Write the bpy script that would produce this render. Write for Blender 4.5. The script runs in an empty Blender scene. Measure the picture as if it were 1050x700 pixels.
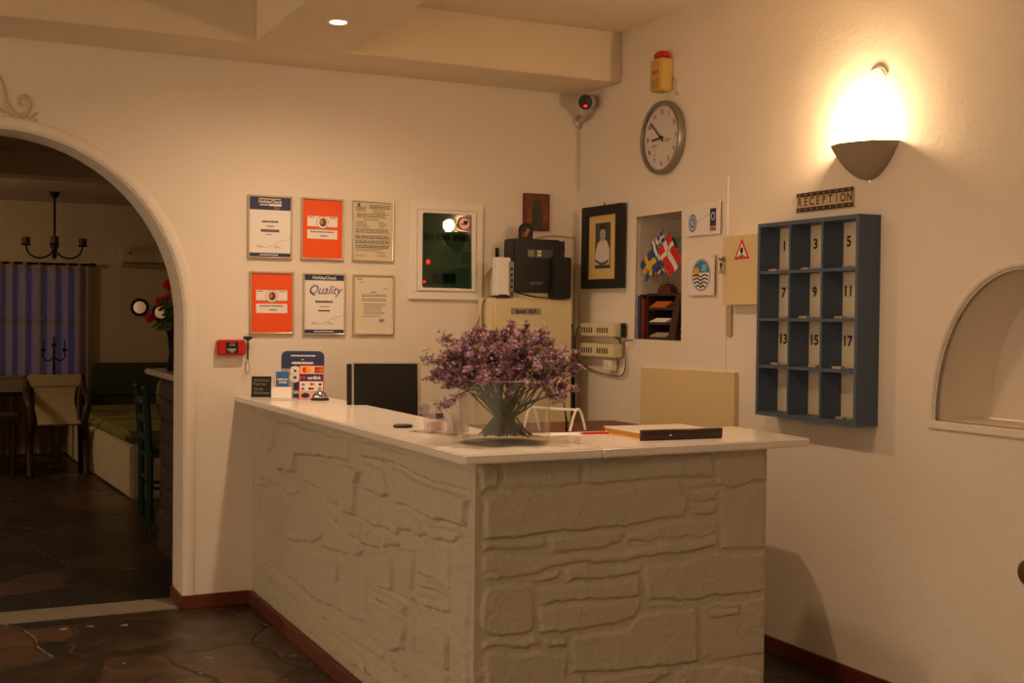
import bpy, bmesh, math, random
import numpy as np
from mathutils import Vector, Matrix
from mathutils.geometry import tessellate_polygon
random.seed(7); RNG = np.random.default_rng(7)
PI = math.pi
SC = bpy.context.scene
COL = SC.collection

# ------------------------------------------------------------------ camera
def Rad(a): return math.radians(a)
YAW, PITCH, ROLL, FPX = Rad(25.7914), Rad(-1.0943), Rad(0.6348), 1255.666
fwd = Vector((math.sin(YAW)*math.cos(PITCH), math.cos(YAW)*math.cos(PITCH), math.sin(PITCH)))
rgt = Vector((math.cos(YAW), -math.sin(YAW), 0)); upv = rgt.cross(fwd)
r2 = rgt*math.cos(ROLL)+upv*math.sin(ROLL); u2 = -rgt*math.sin(ROLL)+upv*math.cos(ROLL)
cam_data = bpy.data.cameras.new('camera'); cam = bpy.data.objects.new('camera', cam_data); COL.objects.link(cam)
cam.matrix_world = Matrix(((r2.x, u2.x, -fwd.x, -3.2089), (r2.y, u2.y, -fwd.y, -5.8194), (r2.z, u2.z, -fwd.z, 1.3823), (0, 0, 0, 1)))
cam_data.sensor_width = 36; cam_data.lens = FPX/1050*36; cam_data.clip_start = .05
SC.camera = cam

# ------------------------------------------------------------------ light and exposure
SC.view_settings.view_transform = 'Standard'; SC.view_settings.look = 'None'
SC.view_settings.gamma = 1; SC.view_settings.use_curve_mapping = False
SC.view_settings.exposure = .72
world = bpy.data.worlds.new('world'); SC.world = world; world.use_nodes = True
bg = world.node_tree.nodes['Background']
bg.inputs[0].default_value = (1.0, .68, .43, 1); bg.inputs[1].default_value = .88

def lamp(name, kind, loc, power, color, size=.05, spot=None, blend=.5, aim=(0, 0, -1)):
    d = bpy.data.lights.new(name, kind); d.energy = power; d.color = color
    if kind == 'AREA': d.size = size
    else: d.shadow_soft_size = size
    if spot: d.spot_size = Rad(spot); d.spot_blend = blend
    o = bpy.data.objects.new(name, d); COL.objects.link(o); o.location = loc
    o.rotation_euler = Vector(aim).to_track_quat('-Z', 'Y').to_euler()
    return o
WARM = (1.0, .67, .36); HALO = (1.0, .67, .42)
lamp('downlight_beam', 'SPOT', (-1.673, -.976, 2.575), 50, HALO, .03, 172, 1)
lamp('sconce_glow', 'POINT', (-.085, -2.225, 2.10), 11, WARM, .04)
lamp('downlight_beam_near', 'SPOT', (-1.673, -2.74, 2.575), 44, HALO, .09, 165, 1)
lamp('downlight_beam_front', 'SPOT', (-1.673, -4.9, 2.575), 34, HALO, .09, 165, 1)
lamp('far_room_fill', 'POINT', (-4.2, 4.6, 2.0), 20, (1.0, .66, .36), .15)  # added fill light without a fixture, lifts the dark room beyond the arch

# ------------------------------------------------------------------ materials
def srgb(h):
    h = h.lstrip('#'); out = []
    for i in (0, 2, 4):
        c = int(h[i:i+2], 16)/255
        out.append(c/12.92 if c <= .04045 else ((c+.055)/1.055)**2.4)
    return (*out, 1)
MATS = {}
def mat(name, col, rough=.6, metal=0, var=0, vscale=8, bump=0, bscale=40, spec=.5, emit=None, emit_s=0, trans=0, alpha=1, coat=0):
    if name in MATS: return MATS[name]
    m = bpy.data.materials.new(name); m.use_nodes = True; nt = m.node_tree; N = nt.nodes; L = nt.links
    b = N['Principled BSDF']; c = srgb(col) if isinstance(col, str) else (*col, 1)
    b.inputs['Base Color'].default_value = c; b.inputs['Roughness'].default_value = rough; b.inputs['Metallic'].default_value = metal
    b.inputs['Specular IOR Level'].default_value = spec; b.inputs['Transmission Weight'].default_value = trans
    b.inputs['Coat Weight'].default_value = coat
    if emit: b.inputs['Emission Color'].default_value = srgb(emit); b.inputs['Emission Strength'].default_value = emit_s
    tc = N.new('ShaderNodeTexCoord')
    if var:
        n = N.new('ShaderNodeTexNoise'); n.inputs['Scale'].default_value = vscale; n.inputs['Detail'].default_value = 5
        L.new(tc.outputs['Object'], n.inputs['Vector'])
        mx = N.new('ShaderNodeMix'); mx.data_type = 'RGBA'
        mx.inputs['A'].default_value = tuple(max(0, x*(1-var)) for x in c[:3])+(1,)
        mx.inputs['B'].default_value = tuple(min(1, x*(1+var)) for x in c[:3])+(1,)
        L.new(n.outputs['Fac'], mx.inputs['Factor']); L.new(mx.outputs['Result'], b.inputs['Base Color'])
    if bump:
        n2 = N.new('ShaderNodeTexNoise'); n2.inputs['Scale'].default_value = bscale; n2.inputs['Detail'].default_value = 6
        L.new(tc.outputs['Object'], n2.inputs['Vector'])
        bp = N.new('ShaderNodeBump'); bp.inputs['Strength'].default_value = bump; bp.inputs['Distance'].default_value = .02
        L.new(n2.outputs['Fac'], bp.inputs['Height']); L.new(bp.outputs['Normal'], b.inputs['Normal'])
    MATS[name] = m; return m

def thin_glass(name, tint=(1, 1, 1), gloss=.02, ior=1.45):
    m = bpy.data.materials.new(name); m.use_nodes = True; N = m.node_tree.nodes; L = m.node_tree.links
    N.remove(N['Principled BSDF']); out = N['Material Output']
    t = N.new('ShaderNodeBsdfTransparent'); t.inputs[0].default_value = (*tint, 1)
    g = N.new('ShaderNodeBsdfGlossy'); g.inputs['Roughness'].default_value = gloss
    f = N.new('ShaderNodeFresnel'); f.inputs[0].default_value = ior
    ge = N.new('ShaderNodeNewGeometry'); iv = N.new('ShaderNodeMath'); iv.operation = 'SUBTRACT'; iv.inputs[0].default_value = 1; L.new(ge.outputs['Backfacing'], iv.inputs[1])
    mu = N.new('ShaderNodeMath'); mu.operation = 'MULTIPLY'; L.new(iv.outputs[0], mu.inputs[0]); L.new(f.outputs[0], mu.inputs[1])
    mx = N.new('ShaderNodeMixShader'); L.new(mu.outputs[0], mx.inputs[0]); L.new(t.outputs[0], mx.inputs[1]); L.new(g.outputs[0], mx.inputs[2])
    L.new(mx.outputs[0], out.inputs['Surface']); MATS[name] = m; return m

def plaster(name, col, s1=5, b1=.35, b2=.25):
    m = bpy.data.materials.new(name); m.use_nodes = True; N = m.node_tree.nodes; L = m.node_tree.links
    b = N['Principled BSDF']; b.inputs['Roughness'].default_value = .85; b.inputs['Specular IOR Level'].default_value = .2
    tc = N.new('ShaderNodeTexCoord')
    n = N.new('ShaderNodeTexNoise'); n.inputs['Scale'].default_value = 1.3; n.inputs['Detail'].default_value = 6; L.new(tc.outputs['Object'], n.inputs['Vector'])
    c = srgb(col); r = N.new('ShaderNodeValToRGB')
    r.color_ramp.elements[0].position = .3; r.color_ramp.elements[1].position = .7
    r.color_ramp.elements[0].color = (c[0]*.93, c[1]*.92, c[2]*.9, 1); r.color_ramp.elements[1].color = c
    L.new(n.outputs['Fac'], r.inputs[0]); L.new(r.outputs[0], b.inputs['Base Color'])
    a = N.new('ShaderNodeTexNoise'); a.inputs['Scale'].default_value = s1; a.inputs['Detail'].default_value = 3; L.new(tc.outputs['Object'], a.inputs['Vector'])
    d = N.new('ShaderNodeTexNoise'); d.inputs['Scale'].default_value = 45; d.inputs['Detail'].default_value = 5; L.new(tc.outputs['Object'], d.inputs['Vector'])
    p1 = N.new('ShaderNodeBump'); p1.inputs['Strength'].default_value = b1; p1.inputs['Distance'].default_value = .05; L.new(a.outputs['Fac'], p1.inputs['Height'])
    p2 = N.new('ShaderNodeBump'); p2.inputs['Strength'].default_value = b2; p2.inputs['Distance'].default_value = .01; L.new(d.outputs['Fac'], p2.inputs['Height'])
    L.new(p1.outputs['Normal'], p2.inputs['Normal']); L.new(p2.outputs['Normal'], b.inputs['Normal'])
    MATS[name] = m; return m

def slate_floor():
    m = bpy.data.materials.new('slate_floor'); m.use_nodes = True; N = m.node_tree.nodes; L = m.node_tree.links
    b = N['Principled BSDF']; tc = N.new('ShaderNodeTexCoord')
    w = N.new('ShaderNodeTexNoise'); w.inputs['Scale'].default_value = 2.2; w.inputs['Detail'].default_value = 4; L.new(tc.outputs['Object'], w.inputs['Vector'])
    add = N.new('ShaderNodeMixRGB'); add.blend_type = 'LINEAR_LIGHT'; add.inputs[0].default_value = .12
    L.new(tc.outputs['Object'], add.inputs[1]); L.new(w.outputs['Color'], add.inputs[2])
    v = N.new('ShaderNodeTexVoronoi'); v.feature = 'DISTANCE_TO_EDGE'; v.inputs['Scale'].default_value = 1.55; L.new(add.outputs[0], v.inputs['Vector'])
    vc = N.new('ShaderNodeTexVoronoi'); vc.inputs['Scale'].default_value = 1.55; L.new(add.outputs[0], vc.inputs['Vector'])
    n = N.new('ShaderNodeTexNoise'); n.inputs['Scale'].default_value = 5; n.inputs['Detail'].default_value = 9; n.inputs['Distortion'].default_value = 1.2; L.new(tc.outputs['Object'], n.inputs['Vector'])
    sep = N.new('ShaderNodeSeparateColor'); L.new(vc.outputs['Color'], sep.inputs[0])
    mth = N.new('ShaderNodeMath'); mth.operation = 'MULTIPLY_ADD'; mth.inputs[1].default_value = .5; L.new(sep.outputs[0], mth.inputs[0])
    sc = N.new('ShaderNodeMath'); sc.operation = 'MULTIPLY'; sc.inputs[1].default_value = .6; L.new(n.outputs['Fac'], sc.inputs[0]); L.new(sc.outputs[0], mth.inputs[2])
    r = N.new('ShaderNodeValToRGB'); e = r.color_ramp.elements
    e[0].position = .22; e[0].color = srgb('#1e201b'); e[1].position = .85; e[1].color = srgb('#644833')
    for p, c in ((.42, '#2a2821'), (.58, '#3a2c21'), (.68, '#4c3e30')):
        x = e.new(p); x.color = srgb(c)
    L.new(mth.outputs[0], r.inputs[0])
    edge = N.new('ShaderNodeValToRGB'); edge.color_ramp.elements[0].position = 0; edge.color_ramp.elements[1].position = .018
    L.new(v.outputs['Distance'], edge.inputs[0])
    mx = N.new('ShaderNodeMixRGB'); mx.inputs[1].default_value = srgb('#3c322a'); L.new(edge.outputs[0], mx.inputs[0]); L.new(r.outputs[0], mx.inputs[2])
    # pale chipped specks
    s = N.new('ShaderNodeTexNoise'); s.inputs['Scale'].default_value = 9; s.inputs['Detail'].default_value = 3; L.new(tc.outputs['Object'], s.inputs['Vector'])
    sr = N.new('ShaderNodeValToRGB'); sr.color_ramp.elements[0].position = .69; sr.color_ramp.elements[1].position = .715; L.new(s.outputs['Fac'], sr.inputs[0])
    m2 = N.new('ShaderNodeMixRGB'); m2.inputs[2].default_value = srgb('#b8a894'); L.new(sr.outputs[0], m2.inputs[0]); L.new(mx.outputs[0], m2.inputs[1])
    L.new(m2.outputs[0], b.inputs['Base Color'])
    b.inputs['Roughness'].default_value = .34
    bp = N.new('ShaderNodeBump'); bp.inputs['Strength'].default_value = .5; bp.inputs['Distance'].default_value = .02; L.new(mth.outputs[0], bp.inputs['Height'])
    bp2 = N.new('ShaderNodeBump'); bp2.inputs['Strength'].default_value = .5; bp2.inputs['Distance'].default_value = .01
    L.new(edge.outputs[0], bp2.inputs['Height']); L.new(bp.outputs['Normal'], bp2.inputs['Normal']); L.new(bp2.outputs['Normal'], b.inputs['Normal'])
    return m

M_WALL = plaster('wall_plaster', '#eadfd0', 4, .10, .12)
M_CEIL = plaster('ceiling_plaster', '#e6d6bc', 3, .15, .12)
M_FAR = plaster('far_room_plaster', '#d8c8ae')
M_STONE = mat('painted_stone', '#bfb7a2', .8, var=.07, vscale=6, bump=.35, bscale=60, spec=.25)
M_FLOOR = slate_floor()
M_THRESH = mat('threshold_stone', '#8d8172', .6, var=.15, vscale=9, bump=.2)
M_SKIRT = mat('terracotta_skirting', '#63301c', .42, var=.25, vscale=5, bump=.1)
M_MARBLE = mat('white_marble', '#ece4da', .2, var=.05, vscale=4, spec=.5)
M_WHITE = mat('white_paint', '#ebe3d8', .5)
M_PAPER = mat('white_paper', '#efe8e0', .7)
M_CREAMPAPER = mat('cream_paper', '#d9ccae', .7)
M_ALU = mat('champagne_aluminium', '#c9bda8', .35, .6)
M_NAVY = mat('navy_print', '#2c3860', .6)
M_ORANGE = mat('orange_print', '#f0560f', .55)
M_INK = mat('grey_ink', '#6f6459', .8)
M_DARKINK = mat('dark_ink', '#2a2524', .7)
M_BROWNINK = mat('brown_ink', '#7d3a1c', .7)
M_BLACK = mat('black_plastic', '#141212', .4)
M_BLACKM = mat('matt_black', '#191513', .7)
M_CREAM = mat('cream_enamel', '#dccca2', .5, var=.03)
M_CREAM2 = mat('cream_board', '#dac493', .6, var=.04, vscale=3)
M_BEIGE = mat('beige_plastic', '#d9cda8', .5)
M_CHROME = mat('chrome', '#d8d8d8', .12, 1)
M_STEEL = mat('dull_steel', '#8f8b84', .35, .9)
M_BLUEGREY = mat('blue_grey_paint', '#4a5b72', .55, var=.07, vscale=12, bump=.08)
M_RED = mat('red_plastic', '#c0201a', .4)
M_YELLOW = mat('yellow_plastic', '#c9a555', .45)
M_DARKWOOD = mat('dark_wood', '#3a2418', .5, var=.3, vscale=14)
M_REDWOOD = mat('red_brown_wood', '#5a2418', .4, var=.2, vscale=12)
M_GREEN = mat('olive_fabric', '#86854e', .9, var=.12, vscale=20, bump=.15, bscale=120)
M_TEAL = mat('teal_paint', '#1e4a50', .5, var=.1)
M_CANVAS = mat('cream_canvas', '#c9b894', .9, bump=.1, bscale=200)
M_IRON = mat('black_iron', '#1a1512', .5, .5)
M_GLASS = thin_glass('clear_glass', (.975, .975, .965), .02, 1.42)
M_GLASSR = thin_glass('rim_glass', (.9, .9, .88), .05, 1.8)
M_VASE = thin_glass('vase_glass', (.975, .975, .965), .02, 1.5)
M_GLASSB = thin_glass('base_glass', (.99, .99, .985), .02, 1.2)
M_ACRYL = thin_glass('clear_acrylic', (.93, .92, .92), .06)
def milky(m, k):
    N = m.node_tree.nodes; L = m.node_tree.links; o = N['Material Output']; src = o.inputs[0].links[0].from_socket
    d = N.new('ShaderNodeBsdfDiffuse'); d.inputs[0].default_value = srgb('#efe4dc'); x = N.new('ShaderNodeMixShader'); x.inputs[0].default_value = k
    L.new(src, x.inputs[1]); L.new(d.outputs[0], x.inputs[2]); L.new(x.outputs[0], o.inputs[0])
milky(M_ACRYL, .22); milky(M_GLASSR, .4); milky(M_VASE, .025)
M_DKGLASS = thin_glass('dark_tinted_glass', (.5, .62, .54), .015, 1.6)

# ------------------------------------------------------------------ mesh builder
class MB:
    def __init__(s): s.v = []; s.f = []; s.m = []; s.T = Matrix()
    def add(s, vs, fs, mi=0, T=None):
        o = len(s.v); T = s.T if T is None else s.T @ T
        s.v += [tuple(T @ Vector(p)) for p in vs]; s.f += [tuple(i+o for i in f) for f in fs]; s.m += [mi]*len(fs); return s
    def box(s, a, b, mi=0, T=None):
        x0, y0, z0 = a; x1, y1, z1 = b
        return s.add([(x0, y0, z0), (x1, y0, z0), (x1, y1, z0), (x0, y1, z0), (x0, y0, z1), (x1, y0, z1), (x1, y1, z1), (x0, y1, z1)],
                     [(0, 3, 2, 1), (4, 5, 6, 7), (0, 1, 5, 4), (1, 2, 6, 5), (2, 3, 7, 6), (3, 0, 4, 7)], mi, T)
    def cbox(s, c, d, mi=0, T=None):
        return s.box([c[i]-d[i]/2 for i in range(3)], [c[i]+d[i]/2 for i in range(3)], mi, T)
    def prism(s, out, z0, z1, mi=0, holes=(), T=None):
        loops = [list(out)]+[list(h) for h in holes]; pts = [p for l in loops for p in l]; n = len(pts)
        tri = tessellate_polygon([[Vector((p[0], p[1], 0)) for p in l] for l in loops])
        vs = [(p[0], p[1], z0) for p in pts]+[(p[0], p[1], z1) for p in pts]; fs = []
        for t in tri:
            a, b, c = (Vector((*pts[i], 0)) for i in t)
            if (b-a).cross(c-a).z < 0: t = t[::-1]
            fs.append(tuple(i+n for i in t)); fs.append(tuple(t[::-1]))
        o = 0
        for k, l in enumerate(loops):
            area = sum(l[i-1][0]*l[i][1]-l[i][0]*l[i-1][1] for i in range(len(l)))
            for i in range(len(l)):
                a, b = o+i, o+(i+1) % len(l)
                q = (a, b, b+n, a+n)
                fs.append(q if (area > 0) == (k == 0) else q[::-1])
            o += len(l)
        return s.add(vs, fs, mi, T)
    def disc(s, c, r, z0, z1, mi=0, n=28, ry=None, T=None):
        ry = ry or r
        return s.prism([(c[0]+r*math.cos(2*PI*i/n), c[1]+ry*math.sin(2*PI*i/n)) for i in range(n)], z0, z1, mi, T=T)
    def ring(s, c, r0, r1, z0, z1, mi=0, n=32, k=1, T=None):
        A = [(c[0]+r1*math.cos(2*PI*i/n), c[1]+k*r1*math.sin(2*PI*i/n)) for i in range(n)]
        B = [(c[0]+r0*math.cos(2*PI*i/n), c[1]+k*r0*math.sin(2*PI*i/n)) for i in range(n)]
        return s.prism(A, z0, z1, mi, [B], T=T)
    def tube(s, pts, r, n=8, mi=0, T=None, cap=True):
        P = [Vector(p) for p in pts]; rs = r if isinstance(r, (list, tuple)) else [r]*len(P); vs = []; fs = []; nx = None
        for i, p in enumerate(P):
            d = (P[min(i+1, len(P)-1)]-P[max(i-1, 0)]).normalized()
            if nx is None: nx = d.orthogonal().normalized()
            nx = (nx-d*nx.dot(d)).normalized(); ny = d.cross(nx)
            vs += [tuple(p+rs[i]*(nx*math.cos(2*PI*k/n)+ny*math.sin(2*PI*k/n))) for k in range(n)]
        for i in range(len(P)-1):
            for k in range(n):
                a, b = i*n+k, i*n+(k+1) % n; fs.append((a, b, b+n, a+n))
        if cap: fs.append(tuple(range(n))[::-1]); fs.append(tuple(range((len(P)-1)*n, len(P)*n)))
        return s.add(vs, fs, mi, T)
    def lathe(s, prof, n=32, mi=0, T=None, a0=0, a1=2*PI):
        full = abs(a1-a0-2*PI) < 1e-6; k = n if full else n+1; vs = []; fs = []
        for r, z in prof: vs += [(r*math.cos(a0+(a1-a0)*i/n), r*math.sin(a0+(a1-a0)*i/n), z) for i in range(k)]
        for j in range(len(prof)-1):
            for i in range(n):
                a, b = j*k+i, j*k+((i+1) % k if full else i+1); fs.append((a, b, b+k, a+k))
        return s.add(vs, fs, mi, T)
    def ball(s, c, r, mi=0, n=12, T=None):
        q = Matrix.Translation(c) @ Matrix.Diagonal((*(r if isinstance(r, (tuple, list)) else (r, r, r)), 1))
        return s.lathe([(max(.001, math.sin(PI*j/(n//2+2))), -math.cos(PI*j/(n//2+2))) for j in range(n//2+3)], n, mi, q if T is None else T @ q)
    def text(s, txt, size, x, y, z=0, mi=0, align='CENTER', shear=0, off=0, T=None, wx=1, depth=.0006):
        c = bpy.data.curves.new('t', 'FONT'); c.body = txt; c.size = size; c.align_x = align; c.align_y = 'CENTER'; c.shear = shear; c.offset = off
        c.extrude = depth/2; c.resolution_u = 3
        o = bpy.data.objects.new('t', c); me = o.to_mesh()
        s.add([(x+p.co.x*wx, y+p.co.y, z+p.co.z+depth/2) for p in me.vertices], [tuple(f.vertices) for f in me.polygons], mi, T)
        o.to_mesh_clear(); bpy.data.objects.remove(o); bpy.data.curves.remove(c); return s
    def lines(s, x0, x1, ys, h, z, mi=0, ragged=.25, gap=True):
        for y in ys:
            x = x0; end = x1-(x1-x0)*random.random()*ragged
            while x < end:
                w = min(end-x, (x1-x0)*random.uniform(.05, .16)); s.box((x, y-h/2, z), (x+w, y+h/2, z+.0004), mi); x += w+(x1-x0)*.02
        return s
    def build(s, name, mats, parent=None, M=None, smooth=False, bevel=0, seg=2, angle=40):
        me = bpy.data.meshes.new(name); me.from_pydata(s.v, [], s.f)
        for m in (mats if isinstance(mats, (list, tuple)) else [mats]): me.materials.append(m)
        me.polygons.foreach_set('material_index', s.m)
        if bevel:
            bm = bmesh.new(); bm.from_mesh(me); bmesh.ops.remove_doubles(bm, verts=bm.verts, dist=1e-6)
            es = [e for e in bm.edges if len(e.link_faces) == 2 and e.calc_face_angle(0) > Rad(35)]
            bmesh.ops.bevel(bm, geom=es, offset=bevel, segments=seg, affect='EDGES', clamp_overlap=True)
            bm.to_mesh(me); bm.free(); smooth = True
        me.update()
        if smooth:
            me.shade_smooth(); me.set_sharp_from_angle(angle=Rad(angle))
        o = bpy.data.objects.new(name, me); COL.objects.link(o)
        if parent: o.parent = parent
        if M is not None: o.matrix_local = M
        return o

def tag(o, label, cat, group=None, kind=None):
    if label: o['label'] = label
    if cat: o['category'] = cat
    if group: o['group'] = group
    if kind: o['kind'] = kind
    return o
def thing(name, label, cat, M=None, group=None):
    o = bpy.data.objects.new(name, None); COL.objects.link(o); o.empty_display_size = .05
    if M is not None: o.matrix_world = M
    return tag(o, label, cat, group)
def struct(o): o['kind'] = 'structure'; return o
def frame(o, u, v, n): return Matrix(((u[0], v[0], n[0], o[0]), (u[1], v[1], n[1], o[1]), (u[2], v[2], n[2], o[2]), (0, 0, 0, 1)))
def BW(x, z, y=0): return frame((x, y, z), (1, 0, 0), (0, 0, 1), (0, -1, 0))      # on the back wall, local z towards the room
def RW(y, z, x=0): return frame((x, y, z), (0, -1, 0), (0, 0, 1), (-1, 0, 0))     # on the right wall
def AT(x, y, z, rz=0): return Matrix.Translation((x, y, z)) @ Matrix.Rotation(Rad(rz), 4, 'Z')
def rrect(x0, y0, x1, y1, r, n=5):
    P = []
    for cx, cy, a in ((x1-r, y0+r, -90), (x1-r, y1-r, 0), (x0+r, y1-r, 90), (x0+r, y0+r, 180)):
        P += [(cx+r*math.cos(Rad(a+90*i/n)), cy+r*math.sin(Rad(a+90*i/n))) for i in range(n+1)]
    return P
def bez(p, n=16):
    P = [Vector(q) for q in p]; out = []
    for i in range(len(P)-1):
        a, b, c, d = P[max(i-1, 0)], P[i], P[i+1], P[min(i+2, len(P)-1)]
        for k in range(n if i < len(P)-2 else n+1):
            t = k/n; out.append(tuple(.5*((2*b)+(c-a)*t+(2*a-5*b+4*c-d)*t*t+(3*b-a-3*c+d)*t**3)))
    return out
STONES_RIGHT=[[(-1.760,0.960),(-1.691,0.960),(-1.690,0.883),(-1.759,0.875)],
[(-1.685,0.960),(-1.420,0.957),(-1.419,0.884),(-1.495,0.880),(-1.684,0.883)],
[(-1.413,0.957),(-0.950,0.963),(-0.945,0.885),(-1.164,0.888),(-1.412,0.884)],
[(-0.939,0.950),(-0.733,0.958),(-0.731,0.856),(-0.903,0.846),(-0.937,0.863)],
[(-1.752,0.867),(-1.687,0.875),(-1.495,0.873),(-1.272,0.874),(-1.163,0.879),(-1.070,0.879),(-1.066,0.857),(-1.040,0.810),(-1.046,0.761),(-1.093,0.758),(-1.270,0.751),(-1.490,0.745),(-1.745,0.742)],
[(-1.059,0.878),(-0.945,0.879),(-0.937,0.854),(-1.055,0.854)],
[(-1.040,0.847),(-0.933,0.844),(-0.933,0.807),(-1.029,0.809)],
[(-1.040,0.804),(-0.929,0.801),(-0.928,0.763),(-1.028,0.768)],
[(-0.918,0.841),(-0.731,0.847),(-0.723,0.643),(-0.915,0.649),(-0.924,0.757)],
[(-1.748,0.736),(-1.545,0.737),(-1.541,0.705),(-1.748,0.705)],
[(-1.532,0.739),(-1.284,0.743),(-1.270,0.733),(-1.280,0.704),(-1.338,0.684),(-1.528,0.686)],
[(-1.270,0.730),(-1.093,0.749),(-0.928,0.751),(-0.927,0.701),(-1.056,0.701),(-1.139,0.697),(-1.269,0.700)],
[(-1.747,0.697),(-1.538,0.678),(-1.269,0.676),(-1.128,0.687),(-0.927,0.692),(-0.926,0.664),(-1.037,0.656),(-1.269,0.643),(-1.472,0.644),(-1.537,0.641),(-1.599,0.628),(-1.656,0.624),(-1.746,0.618)],
[(-1.598,0.619),(-1.491,0.634),(-1.491,0.605),(-1.576,0.606)],
[(-1.202,0.623),(-0.922,0.642),(-0.723,0.633),(-0.720,0.499),(-0.998,0.502),(-1.190,0.513)],
[(-1.482,0.636),(-1.213,0.630),(-1.212,0.603),(-1.296,0.597),(-1.478,0.592)],
[(-1.572,0.594),(-1.404,0.586),(-1.212,0.591),(-1.211,0.530),(-1.336,0.532),(-1.562,0.538)],
[(-1.749,0.609),(-1.598,0.605),(-1.582,0.581),(-1.580,0.456),(-1.710,0.455),(-1.748,0.479)],
[(-1.572,0.531),(-1.403,0.527),(-1.211,0.524),(-1.197,0.505),(-1.214,0.464),(-1.297,0.451),(-1.402,0.444),(-1.567,0.449)],
[(-1.265,0.433),(-1.196,0.477),(-0.998,0.480),(-0.991,0.303),(-1.193,0.302),(-1.400,0.308),(-1.451,0.319),(-1.459,0.432),(-1.402,0.432)],
[(-1.186,0.504),(-1.035,0.502),(-1.053,0.488),(-1.175,0.488)],
[(-0.983,0.479),(-0.728,0.484),(-0.720,0.292),(-0.825,0.294),(-0.984,0.308)],
[(-0.957,0.464),(-0.840,0.462),(-0.839,0.428),(-0.952,0.432)],
[(-1.745,0.450),(-1.570,0.444),(-1.551,0.412),(-1.744,0.422)],
[(-1.548,0.430),(-1.469,0.427),(-1.472,0.404),(-1.541,0.406)],
[(-1.741,0.413),(-1.468,0.386),(-1.457,0.314),(-1.400,0.299),(-1.406,0.225),(-1.739,0.262)],
[(-1.400,0.296),(-1.104,0.297),(-1.086,0.277),(-1.262,0.222),(-1.399,0.219)],
[(-1.079,0.294),(-0.920,0.295),(-0.723,0.234),(-0.721,0.138),(-1.084,0.184)],
[(-1.739,0.251),(-1.262,0.213),(-1.260,0.056),(-1.737,0.102)],
[(-1.248,0.199),(-0.721,0.125),(-0.719,0.010),(-1.246,0.054)],
[(-1.737,0.091),(-1.464,0.068),(-1.461,-0.151),(-1.735,-0.120)],
[(-1.451,0.066),(-0.719,-0.003),(-0.717,-0.119),(-1.449,-0.049)],
[(-1.449,-0.061),(-1.043,-0.093),(-1.042,-0.192),(-1.448,-0.153)]]
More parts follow.
